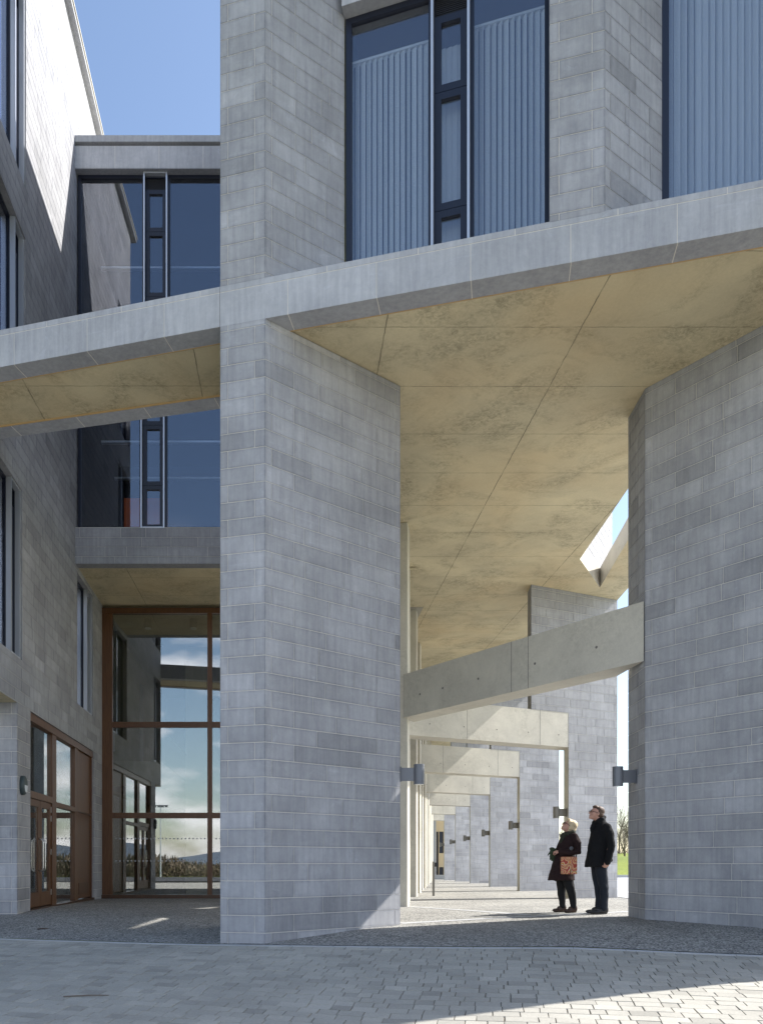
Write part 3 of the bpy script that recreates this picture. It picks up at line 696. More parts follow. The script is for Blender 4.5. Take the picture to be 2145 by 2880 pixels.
# tall timber screen
YS = 23.1; XS = XW(YS)
tm = MB()
def TS(mb, x0, x1, h0, h1, y0=YS, y1=YS + .16, m=0, t=1.0): mb.box(x0, x1, y0, y1, h0, h1, m, t)
HT = 7.42; cols = [XS, -2.39, .62]
TS(tm, XS, 2.6, 7.27, HT, YS - .03, YS + .16, 0, .9); TS(tm, XS, 2.6, -1.05, -.90, YS - .1, YS + .16, 0, .6)
TS(tm, XS, XS + .3, -.9, 7.27)
TS(tm, -2.39, -2.26, -.9, 7.27, YS - .02); TS(tm, .62, .75, -.9, 7.27, YS - .02)
for (a, b) in ((XS + .3, -2.39), (-2.26, .62), (.75, 2.6)):
    for hh in (1.40, 4.04): TS(tm, a, b, hh - .08, hh + .08); TS(tm, a, b, hh - .015, hh + .015, YS - .02, YS)
tsn = tm.build('lobby_screen', M['wood'], lk)
for (a, b) in ((XS + .3, -2.39), (-2.26, .62)):
    for (h0, h1) in ((-.9, 1.32), (1.48, 3.96), (4.12, 7.27)):
        gg = MB(); TS(gg, a - .01, b + .01, h0 - .01, h1 + .01, YS + .06, YS + .068); gg.build('pane', M['glass_clear'], tsn)
for hh in (.73, .08):
    x = XS + .4
    while x < -1.0:
        if not (-2.42 < x < -2.23): dt = MB(); dt.tube([(x, YS + .056, hh), (x, YS + .059, hh)], .024, 10); dt.build('safety_dot', M['dots'], tsn)
        x += .112
# lobby behind it
lo = MB(); lo.box(XS - .35, XS - .2, YS + .2, 36, -1.2, 7.5, 0); lo.box(XS - .3, 3.6, 36, 36.1, -1.2, 7.5, 1); lo.box(XS - .3, 3.9, YS + .17, 36, 7.5, 7.56, 0); lo.box(3.2, 3.3, YS + .2, 36, -1.2, 7.5, 0)
lo.box(XS - .2, -3.9, YS + 1.0, 34, 2.35, 3.1, 0)
lo.box(-3.6, -2.9, 27.5, 27.9, -1.1, 7.5, 0)
lo.build('lobby', [M['inner_con'], M['inner_dark']], lk)
rl = MB()
for k in range(80):
    y = YS + 1.1 + k * .12; rl.tube([(-3.95, y, 3.1), (-3.95, y, 4.1)], .008, 5)
rl.box(-3.98, -3.92, YS + 1.0, 34, 4.1, 4.14); rl.build('balustrade', M['taupe_metal'], lk)
for (y0, y1, h0, h1) in ((25.5, 26.3, -.9, 2.2), (27.0, 27.8, -.9, 2.2), (25, 25.6, 3.6, 6.8), (30, 30.6, 3.2, 6.8)): lw_ = MB(); lw_.box(XS - .2, XS - .18, y0, y1, h0, h1); lw_.build('lobby_window', M['alu'], lk)
for (x, y) in ((-4.35, 24.4), (-2.95, 24.4), (-4.3, 26.4)):
    dl = empty('spotlight', (x, y, 7.5), label={(-4.35, 24.4): 'grey cylindrical spotlight under the lobby ceiling, nearest the timber corner', (-2.95, 24.4): 'grey cylindrical spotlight under the lobby ceiling beside the timber mullion', (-4.3, 26.4): 'grey cylindrical spotlight deeper in the lobby, lowest of the three in view'}[(x, y)], cat='spotlight', group='spotlights under the lobby ceiling')
    q = MB(); q.tube([(x, y, 7.49), (x, y, 7.22)], .12, 16); q.build('casing', M['taupe_metal'], dl)
    q = MB(); q.tube([(x, y, 7.225), (x, y, 7.20)], .1, 16); q.build('lens', M['lens'], dl)
# ================================================================= colonnade
FDV = Vector((.9135, .4068)).normalized()
rs = {2: (1598, 22.0), 3: (1460.6, 29.5), 4: (1378, 37.0), 5: (1322, 44.5), 6: (1280.5, 52.0), 7: (1249, 59.5)}
lsx = {2: 1143, 3: 1172, 4: 1187, 5: 1196, 6: 1205, 7: 1211}
K = lambda px: (px - 815) / 2240.0
H_B0, H_B1 = 3.22, 4.17
names = {2: 'nearest', 3: 'second', 4: 'third', 5: 'fourth', 6: 'fifth', 7: 'farthest'}
fl_lab = {2: 'grey limestone and concrete frame directly behind the two people', 3: 'stone and concrete frame just beyond the one behind the couple', 4: 'third stone and concrete frame back from the couple',
          5: 'fourth stone and concrete frame back from the couple', 6: 'fifth stone and concrete frame back, last but one before the far timber screen', 7: 'smallest and farthest stone frame, round the golden timber screen'}
lamps = []
BK = Vector((.1, .65))
for k, (px, y) in rs.items():
    R = Vector((K(px) * y, y)); P = lambda s, w=0.0, R=R: R + FDV * s + BK * w
    # left end of the beam: intersect with view column
    kk = K(lsx[k]); sL = (kk * R.y - R.x) / (FDV.x - kk * FDV.y)
    root = empty('colonnade_frame', (R.x, R.y, gh(R.x, R.y)), label=fl_lab[k], cat='colonnade frame', group='stone and concrete frames along the passage')
    Lr = 1.88 if k > 2 else 1.80
    up = -1.3
    gb = min(gh(*P(0)), gh(*P(Lr))) - .15
    w_ = MB()
    stone_face(w_, tuple(P(up)), tuple(P(Lr)), gb, H_SOF + .01, holes=[(-1, -up, gb - 1, H_B1)], seed=80 + k, quoin=(True, True))
    stone_face(w_, tuple(P(Lr)), tuple(P(Lr, 1)), gb, H_SOF + .01, seed=90 + k)
    stone_face(w_, tuple(P(Lr, 1)), tuple(P(up, 1)), gb, H_SOF + .01, holes=[(Lr, 9, gb - 1, H_B1)], seed=95 + k)
    stone_face(w_, tuple(P(up, 1)), tuple(P(up)), H_B1, H_SOF + .01, seed=99 + k)
    w_.build('stone_fin', [M['stone'], M['mortar']], root)
    j = MB(); e1 = P(.0, 0); e2 = P(0, 1)
    j.prism([tuple(P(.001, 0)), tuple(P(.03, .0)), tuple(P(.03, 1)), tuple(P(.001, 1))], gb, H_B0); j.build('jamb', M['beam'], root)
    bm_ = MB(); bm_.prism([tuple(P(sL - .4, 0)), tuple(P(0, 0)), tuple(P(0, 1)), tuple(P(sL - .4, 1))], H_B0, H_B1)
    n_ = Vector((FDV.y, -FDV.x))
    th = []
    Lb_ = -sL; step = 1.05
    s = -.35
    while s > sL + .1:
        c_ = P(s) + n_ * .001; c2 = P(s) + n_ * .003
        bm_.tube([(c_.x, c_.y, H_B0 + .32), (c2.x, c2.y, H_B0 + .32)], .018, 8, 1); s -= step
    for s in (-1.0, -3.4):
        if s > sL: bm_.slab(P(s), FDV, 0, .008, 0, .002, H_B0, H_B1, 1)
    bm_.build('beam', [M['beam'], M['hole']], root)
    lamps.append((P(0, .35), -1, k))
# slender columns on the left of the passage
cl = [(17.55, 1145), (19.9, 1147), (23.5, 1170), (27.1, 1180.5), (30.8, 1187.5), (34.5, 1195), (38.2, 1199.5), (42, 1204), (45.6, 1208), (49.3, 1211), (53, 1213.5), (57, 1216)]
ordn = ['nearest slender concrete column, where the slanting beam lands', 'slender concrete column hidden close behind the nearest one', 'broad faced slender concrete column, standing under the slab behind the slanting beam', 'slender column next after the broad faced one',
        'fifth slender concrete column from the big pillar', 'sixth slender concrete column from the big pillar', 'seventh slender concrete column from the big pillar', 'eighth slender concrete column from the big pillar', 'ninth slender concrete column from the big pillar', 'third from last slender concrete column down the passage', 'last but one slender concrete column down the passage', 'last slender concrete column down the passage']
for i, (y, px) in enumerate(cl):
    x = K(px) * y; g0 = gh(x, y) - .1
    c_ = MB(); c_.prism([(x - .55, y + .16), (x, y), (x + .12, y + .46), (x - .42, y + .62)], g0, H_SOF + .005)
    o = c_.build('column', M['beam'], None); tag(o, ordn[i], 'column', 'slender concrete columns down the passage')
# slanting beam between the right wall and the first column
sb_ = MB(); S0 = Vector((RC[0], RC[1])) ; SD = Vector((-.536, .844)).normalized(); SL = 5.83; n2 = Vector((SD.y, -SD.x))
q = [S0 + SD * .0, S0 + SD * SL, S0 + SD * SL + n2 * .55, S0 + SD * .0 + n2 * .55 + SD * .5]
sb_.prism([tuple(S0 + SD * .03), tuple(S0 + SD * SL), tuple(S0 + SD * (SL + .3) + n2 * .55), tuple(S0 + SD * .9 + n2 * .55)], H_B0, H_B1)
for s in (.9, 2.2, 3.6, 4.6, 5.3):
    c_ = S0 + SD * s - n2 * .001; c2 = S0 + SD * s - n2 * .003; sb_.tube([(c_.x, c_.y, H_B0 + .42), (c2.x, c2.y, H_B0 + .42)], .024, 10, 1)
for s in (2.35, 2.75):
    c_ = S0 + SD * s; sb_.prism([tuple(c_), tuple(c_ + SD * .01), tuple(c_ + SD * .01 - n2 * .002), tuple(c_ - n2 * .002)], H_B0, H_B1, 1)
o = sb_.build('slanting_beam', [M['beam'], M['hole']], None); tag(o, 'thick grey concrete beam slanting up to the dark wall above the couple', 'beam')
# wall lamps
def wall_lamp(pos, side, h, label, metal):
    t = empty('wall_lamp', (pos[0], pos[1], h), label=label, cat='wall lamp', group='cylinder wall lamps along the passage')
    x, y = pos; cx = x + side * .30
    q = MB(); q.box(min(x, x + side * .22), max(x, x + side * .22), y - .012, y + .012, h - .105, h + .105)
    q.box(min(x, x + side * .012), max(x, x + side * .012), y - .06, y + .06, h - .12, h + .12); q.build('bracket', M[metal], t)
    q = MB(); q.tube([(cx, y, h - .12), (cx, y, h + .12)], .084, 24); 
    for s_ in (-1, 1): q.tube([(cx, y, h + s_ * .128), (cx, y, h + s_ * .16)], .084, 24)
    q.tube([(cx, y, h - .15), (cx, y, h + .15)], .078, 24); q.build('casing', M[metal], t, smooth=False)
    q = MB(); q.tube([(cx, y, h - .163), (cx, y, h - .158)], .07, 20); q.build('lens', M['lens'], t)
wall_lamp((1.765, 12.75), 1, 1.43, 'dark grey cylinder lamp on the inner edge of the big pillar', 'grey_metal')
wall_lamp((5.67, 13.05), -1, 1.43, 'dark grey cylinder lamp on the end of the dark wall at the right', 'grey_metal')
ll = {2: 'taupe cylinder lamp beside the blonde woman\'s head', 3: 'taupe cylinder lamp on the frame next beyond the blonde woman', 4: 'taupe cylinder lamp on the third frame, midway down the passage', 5: 'small taupe cylinder lamp on the fourth frame back',
      6: 'tiny taupe cylinder lamp on the fifth frame back', 7: 'tiniest taupe cylinder lamp, in front of the golden timber screen'}
for (p, sd_, k) in lamps: wall_lamp((p.x, p.y), sd_, 1.43, ll[k], 'taupe_metal')
# oval bulkhead lamp beside the doors
bh = empty('bulkhead_lamp', (XW(15.55), 15.55, 1.53), label='oval grey green bulkhead lamp on the stone beside the timber doors', cat='wall lamp')
def lens_shape(rx, rz, d, cut=None, x0=0.0, z0=0.0):
    mb = MB(); n = 28; rings = [(1, 0), (1, d * .6), (.93, d * .85), (.75, d)]
    b = []
    for (s_, w) in rings:
        b.append([(XW(15.55) + x0 + w, 15.55 + cos(2 * pi * i / n) * rx * s_, 1.53 + z0 + sin(2 * pi * i / n) * rz * s_) for i in range(n)])
    for r in range(3):
        for i in range(n): mb.face([b[r][i], b[r][(i + 1) % n], b[r + 1][(i + 1) % n], b[r + 1][i]])
    mb.face(b[3]); return mb
lens_shape(.12, .19, .1).build('casing', M['green_lamp'], bh, smooth=False)
q = MB(); n = 20
arc = [(cos(pi + pi * i / n) * .085, sin(pi + pi * i / n) * .14) for i in range(n + 1)]
q.face([(XW(15.55) + .103, 15.55 + a, 1.53 + b) for (a, b) in arc]); 
for i in range(n): q.face([(XW(15.55) + .103, 15.55 + arc[i][0], 1.53 + arc[i][1]), (XW(15.55) + .09, 15.55 + arc[i][0], 1.53 + arc[i][1]), (XW(15.55) + .09, 15.55 + arc[i + 1][0], 1.53 + arc[i + 1][1]), (XW(15.55) + .103, 15.55 + arc[i + 1][0], 1.53 + arc[i + 1][1])])
q.build('diffuser', M['lens'], bh)
# reader post
ps = empty('reader_post', (K(1218.5) * 24.3, 24.3, gh(K(1218.5) * 24.3, 24.3)), label='slim taupe post with a small black reader standing in the passage', cat='post')
px_, py_ = K(1218.5) * 24.3, 24.3; g0 = gh(px_, py_)
q = MB(); q.box(px_ - .032, px_ + .032, py_ - .03, py_ + .03, g0, g0 + 1.05); q.build('post', M['taupe_metal'], ps, bevel=.004)
q = MB(); q.box(px_ + .032, px_ + .085, py_ - .035, py_ + .035, g0 + .89, g0 + 1.02); q.build('reader', M['louvre'], ps, bevel=.005)
# far timber screen at the end of the passage
fs = empty('timber_screen', (12.9, 68.2, gh(12.9, 68.2)), label='golden timber screen with dark glass at the far end of the passage', cat='screen')
q = MB(); yb = 68.2; gg0 = gh(12.9, yb)
for x in (12.48, 12.72, 13.15, 14.3, 15.4): q.box(x, x + .05, yb, yb + .12, gg0, 4.2)
q.box(12.5, 15.4, yb + .01, yb + .1, 2.75, 4.2, 0); q.box(12.77, 13.15, yb + .01, yb + .1, gg0 + 1.0, gg0 + 2.2, 0); q.box(12.5, 15.4, yb + .02, yb + .1, gg0, gg0 + .1)
q.build('timber_frame', M['pale_wood'], fs)
q = MB(); q.box(12.5, 15.4, yb + .13, yb + .15, gg0, 2.75); q.build('glazing', M['dark'], fs)
q = MB(); q.box(11.2, 12.47, yb - .2, yb + .2, gg0, 7.5); q.build('white_wall', M['kerb'], fs)
# ================================================================= people
M['skin'] = mat('skin', (.55, .30, .22), .5); M['hair_blond'] = mat('blond hair', (.62, .49, .30), .6); M['hair_brown'] = mat('brown hair', (.09, .05, .03), .6)
M['coat_black'] = mat('black wool', (.012, .012, .013), .9, spec=.2); M['coat_brown'] = mat('dark brown wool', (.026, .014, .014), .9, spec=.2)
M['trouser'] = mat('navy trousers', (.016, .02, .028), .8, spec=.25); M['legging'] = mat('black trousers', (.012, .012, .013), .8, spec=.25)
M['shoe_black'] = mat('black leather', (.015, .015, .016), .45); M['shoe_brown'] = mat('brown leather', (.05, .025, .015), .45)
M['scarf'] = mat('dark olive scarf', (.03, .03, .018), .95); M['glove'] = mat('green gloves', (.03, .045, .02), .85); M['patch'] = mat('grey felt patch', (.12, .12, .13), .95)
M['specs'] = mat('black spectacles', (.008, .008, .008), .3); M['white'] = mat('white cotton', (.75, .74, .7), .8)
def ell(bm, c, r, rot=None):
    mt = Matrix.Translation(c) @ (rot.to_4x4() if rot is not None else Matrix.Identity(4)) @ Matrix.Diagonal((*r, 1))
    bmesh.ops.create_uvsphere(bm, u_segments=20, v_segments=14, radius=1, matrix=mt)
def tub(bm, pts, rr, n=12, sq=None):
    """tapered tube with rounded ends; sq = per-point side scale"""
    m = MB(); m.tube(pts, rr, n); vs_ = [bm.verts.new(v) for v in m.v]
    for f in m.f:
        try: bm.faces.new([vs_[i] for i in f])
        except ValueError: pass
    for p, r in ((pts[0], rr[0]), (pts[-1], rr[-1])): ell(bm, p, (r, r, r))
def loft(bm, secs, n=28):
    rings = []
    for (f, s, z, rf, rs) in secs:
        rings.append([bm.verts.new((f + cos(2 * pi * i / n) * rf, s + sin(2 * pi * i / n) * rs * (1 - .10 * abs(cos(2 * pi * i / n)) ** 2), z)) for i in range(n)])
    for a, b in zip(rings[:-1], rings[1:]):
        for i in range(n): bm.faces.new((a[i], a[(i + 1) % n], b[(i + 1) % n], b[i]))
    bm.faces.new(rings[0][::-1]); bm.faces.new(rings[-1])
def fuse(name, fill, material, parent, voxel=.008, smooth=3, fold=0.0, fscale=(1, 1, 1)):
    bm = bmesh.new(); fill(bm); bmesh.ops.recalc_face_normals(bm, faces=bm.faces)
    me = bpy.data.meshes.new(name); bm.to_mesh(me); bm.free()
    o = bpy.data.objects.new(name, me); C.objects.link(o)
    r = o.modifiers.new('r', 'REMESH'); r.mode = 'VOXEL'; r.voxel_size = voxel; r.use_smooth_shade = True
    if smooth: s_ = o.modifiers.new('s', 'SMOOTH'); s_.iterations = smooth; s_.factor = .5
    if fold:
        tx = bpy.data.textures.new(name + ' folds', 'CLOUDS'); tx.noise_scale = .09; tx.noise_depth = 2
        dm_ = o.modifiers.new('d', 'DISPLACE'); dm_.texture = tx; dm_.strength = fold; dm_.mid_level = .5
        dm_.texture_coords = 'LOCAL'
    dg = bpy.context.evaluated_depsgraph_get(); nm = bpy.data.meshes.new_from_object(o.evaluated_get(dg)); o.modifiers.clear(); o.data = nm; bpy.data.meshes.remove(me); nm.name = name
    nm.materials.clear(); nm.materials.append(material); nm.polygons.foreach_set('use_smooth', [True] * len(nm.polygons))
    o.parent = parent; return o
def head_frame(c, pitch, yaw=0.0):
    R_ = Matrix.Rotation(yaw, 3, 'Z') @ Matrix.Rotation(-pitch, 3, 'Y'); c = Vector(c)
    return R_, (lambda p: tuple(c + R_ @ Vector(p)))
def head(bm, c, pitch, neck, k=1.0, yaw=0.0):
    R_, T = head_frame(c, pitch, yaw); e = lambda p, r: ell(bm, T([q * k for q in p]), [q * k for q in r], R_)
    e((-.012, 0, .028), (.098, .077, .092)); e((.02, 0, -.03), (.078, .064, .085)); e((.045, 0, -.072), (.048, .045, .042)); e((.078, 0, -.095), (.02, .022, .018))
    e((.078, 0, .03), (.022, .05, .02)); e((.098, 0, -.01), (.016, .010, .026)); e((.112, 0, -.028), (.014, .014, .011)); e((.094, 0, -.058), (.012, .022, .007)); e((.092, 0, -.070), (.012, .019, .007))
    for s in (-1, 1): e((.062, s * .038, -.028), (.026, .022, .024)); e((-.006, s * .078, -.012), (.018, .009, .033))
    tub(bm, [T((-.02 * k, 0, -.06 * k)), neck], [.052 * k, .058 * k])
def hand(bm, w, d, n, k=1.0, curl=.5):
    """palm from wrist w along d, n = palm normal; four fingers and a thumb, curled towards n"""
    w, d, n = Vector(w), Vector(d).normalized(), Vector(n).normalized(); a = d.cross(n).normalized(); n = a.cross(d)
    R_ = Matrix((d, a, n)).transposed(); ell(bm, w + d * .045 * k, (.05 * k, .041 * k, .016 * k), R_)
    for i, (l, o_) in enumerate(((.072, .031), (.082, .011), (.076, -.010), (.058, -.030))):
        p0 = w + d * .082 * k + a * o_ * k; p1 = p0 + (d * cos(curl) + n * sin(curl)) * l * .45 * k; p2 = p1 + (d * cos(curl * 2.2) + n * sin(curl * 2.2)) * l * .32 * k; p3 = p2 + (d * cos(curl * 3) + n * sin(curl * 3)) * l * .23 * k
        tub(bm, [p0 - d * .02 * k, p1, p2, p3], [.0098 * k, .009 * k, .008 * k, .007 * k], 8)
    t0 = w + d * .03 * k + a * .035 * k; t1 = t0 + (a * .6 + d * .7 + n * .35) * .042 * k; t2 = t1 + (a * .1 + d * .8 + n * .5) * .032 * k
    tub(bm, [t0, t1, t2], [.012 * k, .0105 * k, .0085 * k], 8)
def specs(parent, c, pitch, k, yaw=0.0, dark=True):
    R_, T = head_frame(c, pitch, yaw); mb = MB()
    for s in (-1, 1):
        ring = [T((.106 * k, (s * .034 + cos(2 * pi * i / 16) * .023) * k, (.004 + sin(2 * pi * i / 16) * .017) * k)) for i in range(17)]
        mb.tube(ring, .0032 * k, 6); mb.tube([T((.104 * k, s * .056 * k, .008 * k)), T((.05 * k, s * .077 * k, .008 * k)), T((-.01 * k, s * .086 * k, .0))], .0035 * k, 6)
        if dark: mb.face([T((.105 * k, (s * .034 + cos(2 * pi * i / 16) * .021) * k, (.004 + sin(2 * pi * i / 16) * .015) * k)) for i in range(16)])
    mb.tube([T((.108 * k, -.012 * k, .008 * k)), T((.108 * k, .012 * k, .008 * k))], .003 * k, 6)
    o = mb.build('glasses', M['specs'], None, smooth=True); o.data.transform(Matrix.Translation((0, 0, -EYE))); o.parent = parent
    return o
def raw(mb, name, m, parent, smooth=True):
    o = mb.build(name, m, None, smooth=smooth); o.data.transform(Matrix.Translation((0, 0, -EYE))); o.parent = parent; return o
def shoe(bm, f0, s, L_=.28, w=.045, yaw=0.0):
    R_ = Matrix.Rotation(yaw, 3, 'Z'); T = lambda p: tuple(Vector((f0, s, 0)) + R_ @ Vector(p))
    ell(bm, T((L_ * .70, 0, .033)), (L_ * .33, w, .034), R_); ell(bm, T((L_ * .32, 0, .045)), (L_ * .34, w * .86, .045), R_); ell(bm, T((L_ * .12, 0, .075)), (L_ * .15, w * .8, .07), R_)
    ell(bm, T((L_ * .45, 0, .075)), (L_ * .22, w * .7, .035), R_)
    tub(bm, [T((.02, 0, .012)), T((L_ * .5, 0, .012)), T((L_ - .03, 0, .012))], [.013, .013, .013], 8)
def person(x, y, label, cat='person'):
    e = empty('person', (x, y, gh(x, y)), rz=pi, label=label, cat=cat); return e
# --- the man
man = person(5.43, 14.0, 'man in a black coat and navy trousers standing and looking up at the ceiling', 'person')
man.scale = (1.04,) * 3
HC, HP = (.045, 0, 1.695), radians(16)
def man_body(bm):
    head(bm, HC, HP, (-.01, 0, 1.52), 1.03)
    loft(bm, [(0, 0, .86, .11, .15), (0, 0, 1.05, .10, .14), (-.02, 0, 1.3, .11, .16), (-.03, 0, 1.45, .09, .15), (-.01, 0, 1.52, .06, .07)])
    for s in (-1, 1):
        tub(bm, [(-.07, s * .18, 1.44), (-.09, s * .245, 1.15), (-.035, s * .25, .89)], [.05, .042, .03]); hand(bm, (-.035, s * .25, .89), (.25, 0, -1), (.3, -s, 0), 1.0, .75)
        tub(bm, [(.0, s * .09, .90), (-.03, s * .10, .47), (-.045, s * .10, .10)], [.07, .052, .04])
fuse('body', man_body, M['skin'], man, .006, 2)
fuse('trousers', lambda bm: [loft(bm, [(.0, 0, .80, .13, .17), (.0, 0, .95, .13, .17)])] + [tub(bm, [(.008 + (s > 0) * -.01, s * .085, .86), (-.01, s * .09, .66), (-.035 - (s > 0) * .012, s * .10, .44), (-.045, s * .10, .24), (-.04, s * .10, .105)], [.105, .092, .074, .068, .066]) for s in (-1, 1)], M['trouser'], man, .009, 3, .018)
def man_coat(bm):
    loft(bm, [(.045, 0, .79, .185, .215), (.035, 0, .88, .185, .215), (.015, 0, 1.0, .182, .208), (.0, 0, 1.12, .178, .20), (-.02, 0, 1.26, .172, .205), (-.035, 0, 1.38, .162, .21), (-.05, 0, 1.46, .14, .185), (-.04, 0, 1.52, .105, .125), (-.02, 0, 1.565, .088, .092), (-.015, 0, 1.60, .09, .09), (-.03, 0, 1.625, .075, .082)])
    for s in (-1, 1): tub(bm, [(-.065, s * .165, 1.45), (-.095, s * .225, 1.33), (-.105, s * .255, 1.14), (-.07, s * .262, .99), (-.04, s * .258, .87)], [.078, .072, .064, .058, .055])
    tub(bm, [(-.15, -.08, 1.10), (-.19, -.09, 1.0), (-.225, -.09, .91)], [.05, .055, .045])      # tail of the coat lifting behind
    tub(bm, [(.10, .0, 1.50), (.135, .03, 1.44), (.12, .02, 1.36)], [.03, .032, .025])          # lapel
    tub(bm, [(-.09, 0, 1.63), (-.03, .07, 1.60), (.06, .06, 1.555), (.09, 0, 1.53), (.06, -.06, 1.555), (-.03, -.07, 1.60)], [.03] * 6)
fuse('coat', man_coat, M['coat_black'], man, .009, 3, .022)
fuse('shoe', lambda bm: shoe(bm, -.11, .10, .315, .048), M['shoe_black'], man, .006, 2)
fuse('shoe', lambda bm: shoe(bm, -.12, -.10, .305, .048), M['shoe_black'], man, .006, 2)
def hair_short(bm):
    R_, T = head_frame(HC, HP); e = lambda p, r: ell(bm, T(p), r, R_)
    e((-.03, 0, .052), (.098, .084, .085)); e((-.052, 0, -.0), (.072, .080, .075)); e((.038, 0, .098), (.05, .062, .032))
    for s in (-1, 1): e((-.02, s * .074, .02), (.03, .012, .04))
fuse('hair', hair_short, M['hair_brown'], man, .006, 1, .012)
specs(man, HC, HP, 1.03, dark=False)
# --- the woman
wo = person(5.0, 14.4, 'blonde woman in a long dark brown coat looking up, holding green gloves', 'person')
wo.scale = (1.035,) * 3
WC, WP = (-.035, 0, 1.505), radians(33)
def wo_body(bm):
    head(bm, WC, WP, (-.05, 0, 1.33), .97)
    loft(bm, [(0, 0, .78, .11, .15), (0, 0, .95, .09, .13), (-.02, 0, 1.15, .10, .14), (-.05, 0, 1.28, .08, .13), (-.05, 0, 1.34, .05, .06)])
    tub(bm, [(-.10, .16, 1.29), (-.10, .21, 1.07), (.17, .13, 1.06)], [.045, .038, .027]); hand(bm, (.17, .13, 1.06), (1, -.35, .0), (0, -.6, -1), .92, .75)
    tub(bm, [(-.06, -.16, 1.29), (.0, -.20, 1.09), (.18, -.07, 1.07)], [.045, .038, .027]); hand(bm, (.18, -.07, 1.07), (1, .3, -.1), (0, .6, -1), .92, .8)
    for s, fk in ((1, -.085), (-1, .04)): tub(bm, [(.02, s * .08, .82), (.02 + fk * .4, s * .09, .46), (fk, s * .09, .10)], [.07, .05, .036])
fuse('body', wo_body, M['skin'], wo, .006, 2)
fuse('trousers', lambda bm: [loft(bm, [(.02, 0, .70, .12, .16), (.02, 0, .84, .12, .16)])] + [tub(bm, [(.03 + (s < 0) * .04, s * .08, .72), (.03 + (s < 0) * .03 - (s > 0) * .04, s * .085, .50), (.0 + (s < 0) * .06 - (s > 0) * .055, s * .09, .34), (fk + .005, s * .09, .2), (fk, s * .09, .105)], [.10, .088, .07, .058, .05]) for s, fk in ((1, -.085), (-1, .04))], M['legging'], wo, .009, 3, .015)
def wo_coat(bm):
    loft(bm, [(.095, 0, .565, .225, .225), (.085, 0, .66, .215, .22), (.06, 0, .80, .195, .21), (.04, 0, .95, .178, .195), (.02, 0, 1.08, .165, .185), (-.01, 0, 1.2, .158, .188), (-.035, 0, 1.28, .145, .185), (-.055, 0, 1.34, .12, .155), (-.055, 0, 1.385, .085, .10), (-.055, 0, 1.42, .07, .08)])
    tub(bm, [(-.08, .145, 1.31), (-.115, .205, 1.2), (-.115, .235, 1.06), (.03, .21, 1.045), (.15, .145, 1.06)], [.072, .068, .066, .06, .052])
    tub(bm, [(-.05, -.145, 1.31), (-.01, -.20, 1.2), (.0, -.215, 1.09), (.15, -.09, 1.07)], [.07, .066, .06, .052])
    tub(bm, [(.20, .05, .60), (.27, .03, .60)], [.06, .035])
fuse('coat', wo_coat, M['coat_brown'], wo, .009, 3, .02)
fuse('shoe', lambda bm: shoe(bm, -.145, .09, .235, .042, .1), M['shoe_brown'], wo, .006, 2)
fuse('shoe', lambda bm: shoe(bm, -.02, -.09, .235, .042, .0), M['shoe_brown'], wo, .006, 2)
def hair_bob(bm):
    R_, T = head_frame(WC, WP); e = lambda p, r: ell(bm, T(p), r, R_)
    e((-.035, 0, .05), (.105, .092, .09)); e((-.062, 0, -.01), (.082, .088, .09)); e((-.06, 0, -.055), (.055, .075, .05)); e((.045, 0, .09), (.045, .065, .035))
    for s in (-1, 1): e((-.025, s * .078, -.01), (.04, .02, .055)); e((.03, s * .068, .055), (.04, .018, .035))
fuse('hair', hair_bob, M['hair_blond'], wo, .006, 1, .022)
specs(wo, WC, WP, .97)
fuse('scarf', lambda bm: [tub(bm, [(-.13, 0, 1.41), (-.08, .085, 1.40), (.02, .085, 1.36), (.075, .0, 1.33), (.02, -.085, 1.36), (-.08, -.085, 1.40), (-.13, 0, 1.41)], [.035, .038, .044, .05, .044, .038, .035]), tub(bm, [(.06, .05, 1.35), (.10, .06, 1.27), (.11, .05, 1.2)], [.045, .04, .03])], M['scarf'], wo, .008, 2, .014)
q = MB(); q.tube([(.01, .262, 1.115), (.01, .268, 1.115)], .034, 14); o = raw(q, 'elbow_patch', M['patch'], wo); o.scale = (1, 1, 1)
q = MB(); q.box(.105, .12, .07, .09, 1.245, 1.285); raw(q, 'badge', M['white'], wo, False)
# what she holds and carries
gl = empty('gloves', (wo.location.x - .27, wo.location.y - .02, gh(5.0, 14.4) + 1.085), label='pair of dark green gloves in the blonde woman\'s hands', cat='gloves')
for (dx, dz, tl) in ((0, 0, .1), (.035, -.02, -.25)):
    def glove(bm, dx=dx, dz=dz, tl=tl):
        ell(bm, (dx, 0, .0 + dz), (.045, .02, .075), Matrix.Rotation(tl, 3, 'Y'))
        for i, o_ in enumerate((-.03, -.01, .01, .03)): tub(bm, [(dx + o_, .004 * i, dz - .05), (dx + o_ * 1.3 + tl * .03, .004 * i, dz - .13 - .012 * (i % 3))], [.011, .009], 8)
        tub(bm, [(dx - .04, 0, dz), (dx - .075, 0, dz - .05)], [.012, .01], 8); ell(bm, (dx, 0, dz + .065), (.05, .026, .03))
    fuse('glove', glove, M['glove'], gl, .006, 1)
bag = empty('shoulder_bag', (wo.location.x - .045, wo.location.y - .245, gh(5.0, 14.4) + .695), label='shoulder bag printed with red, orange and yellow swirls', cat='bag')
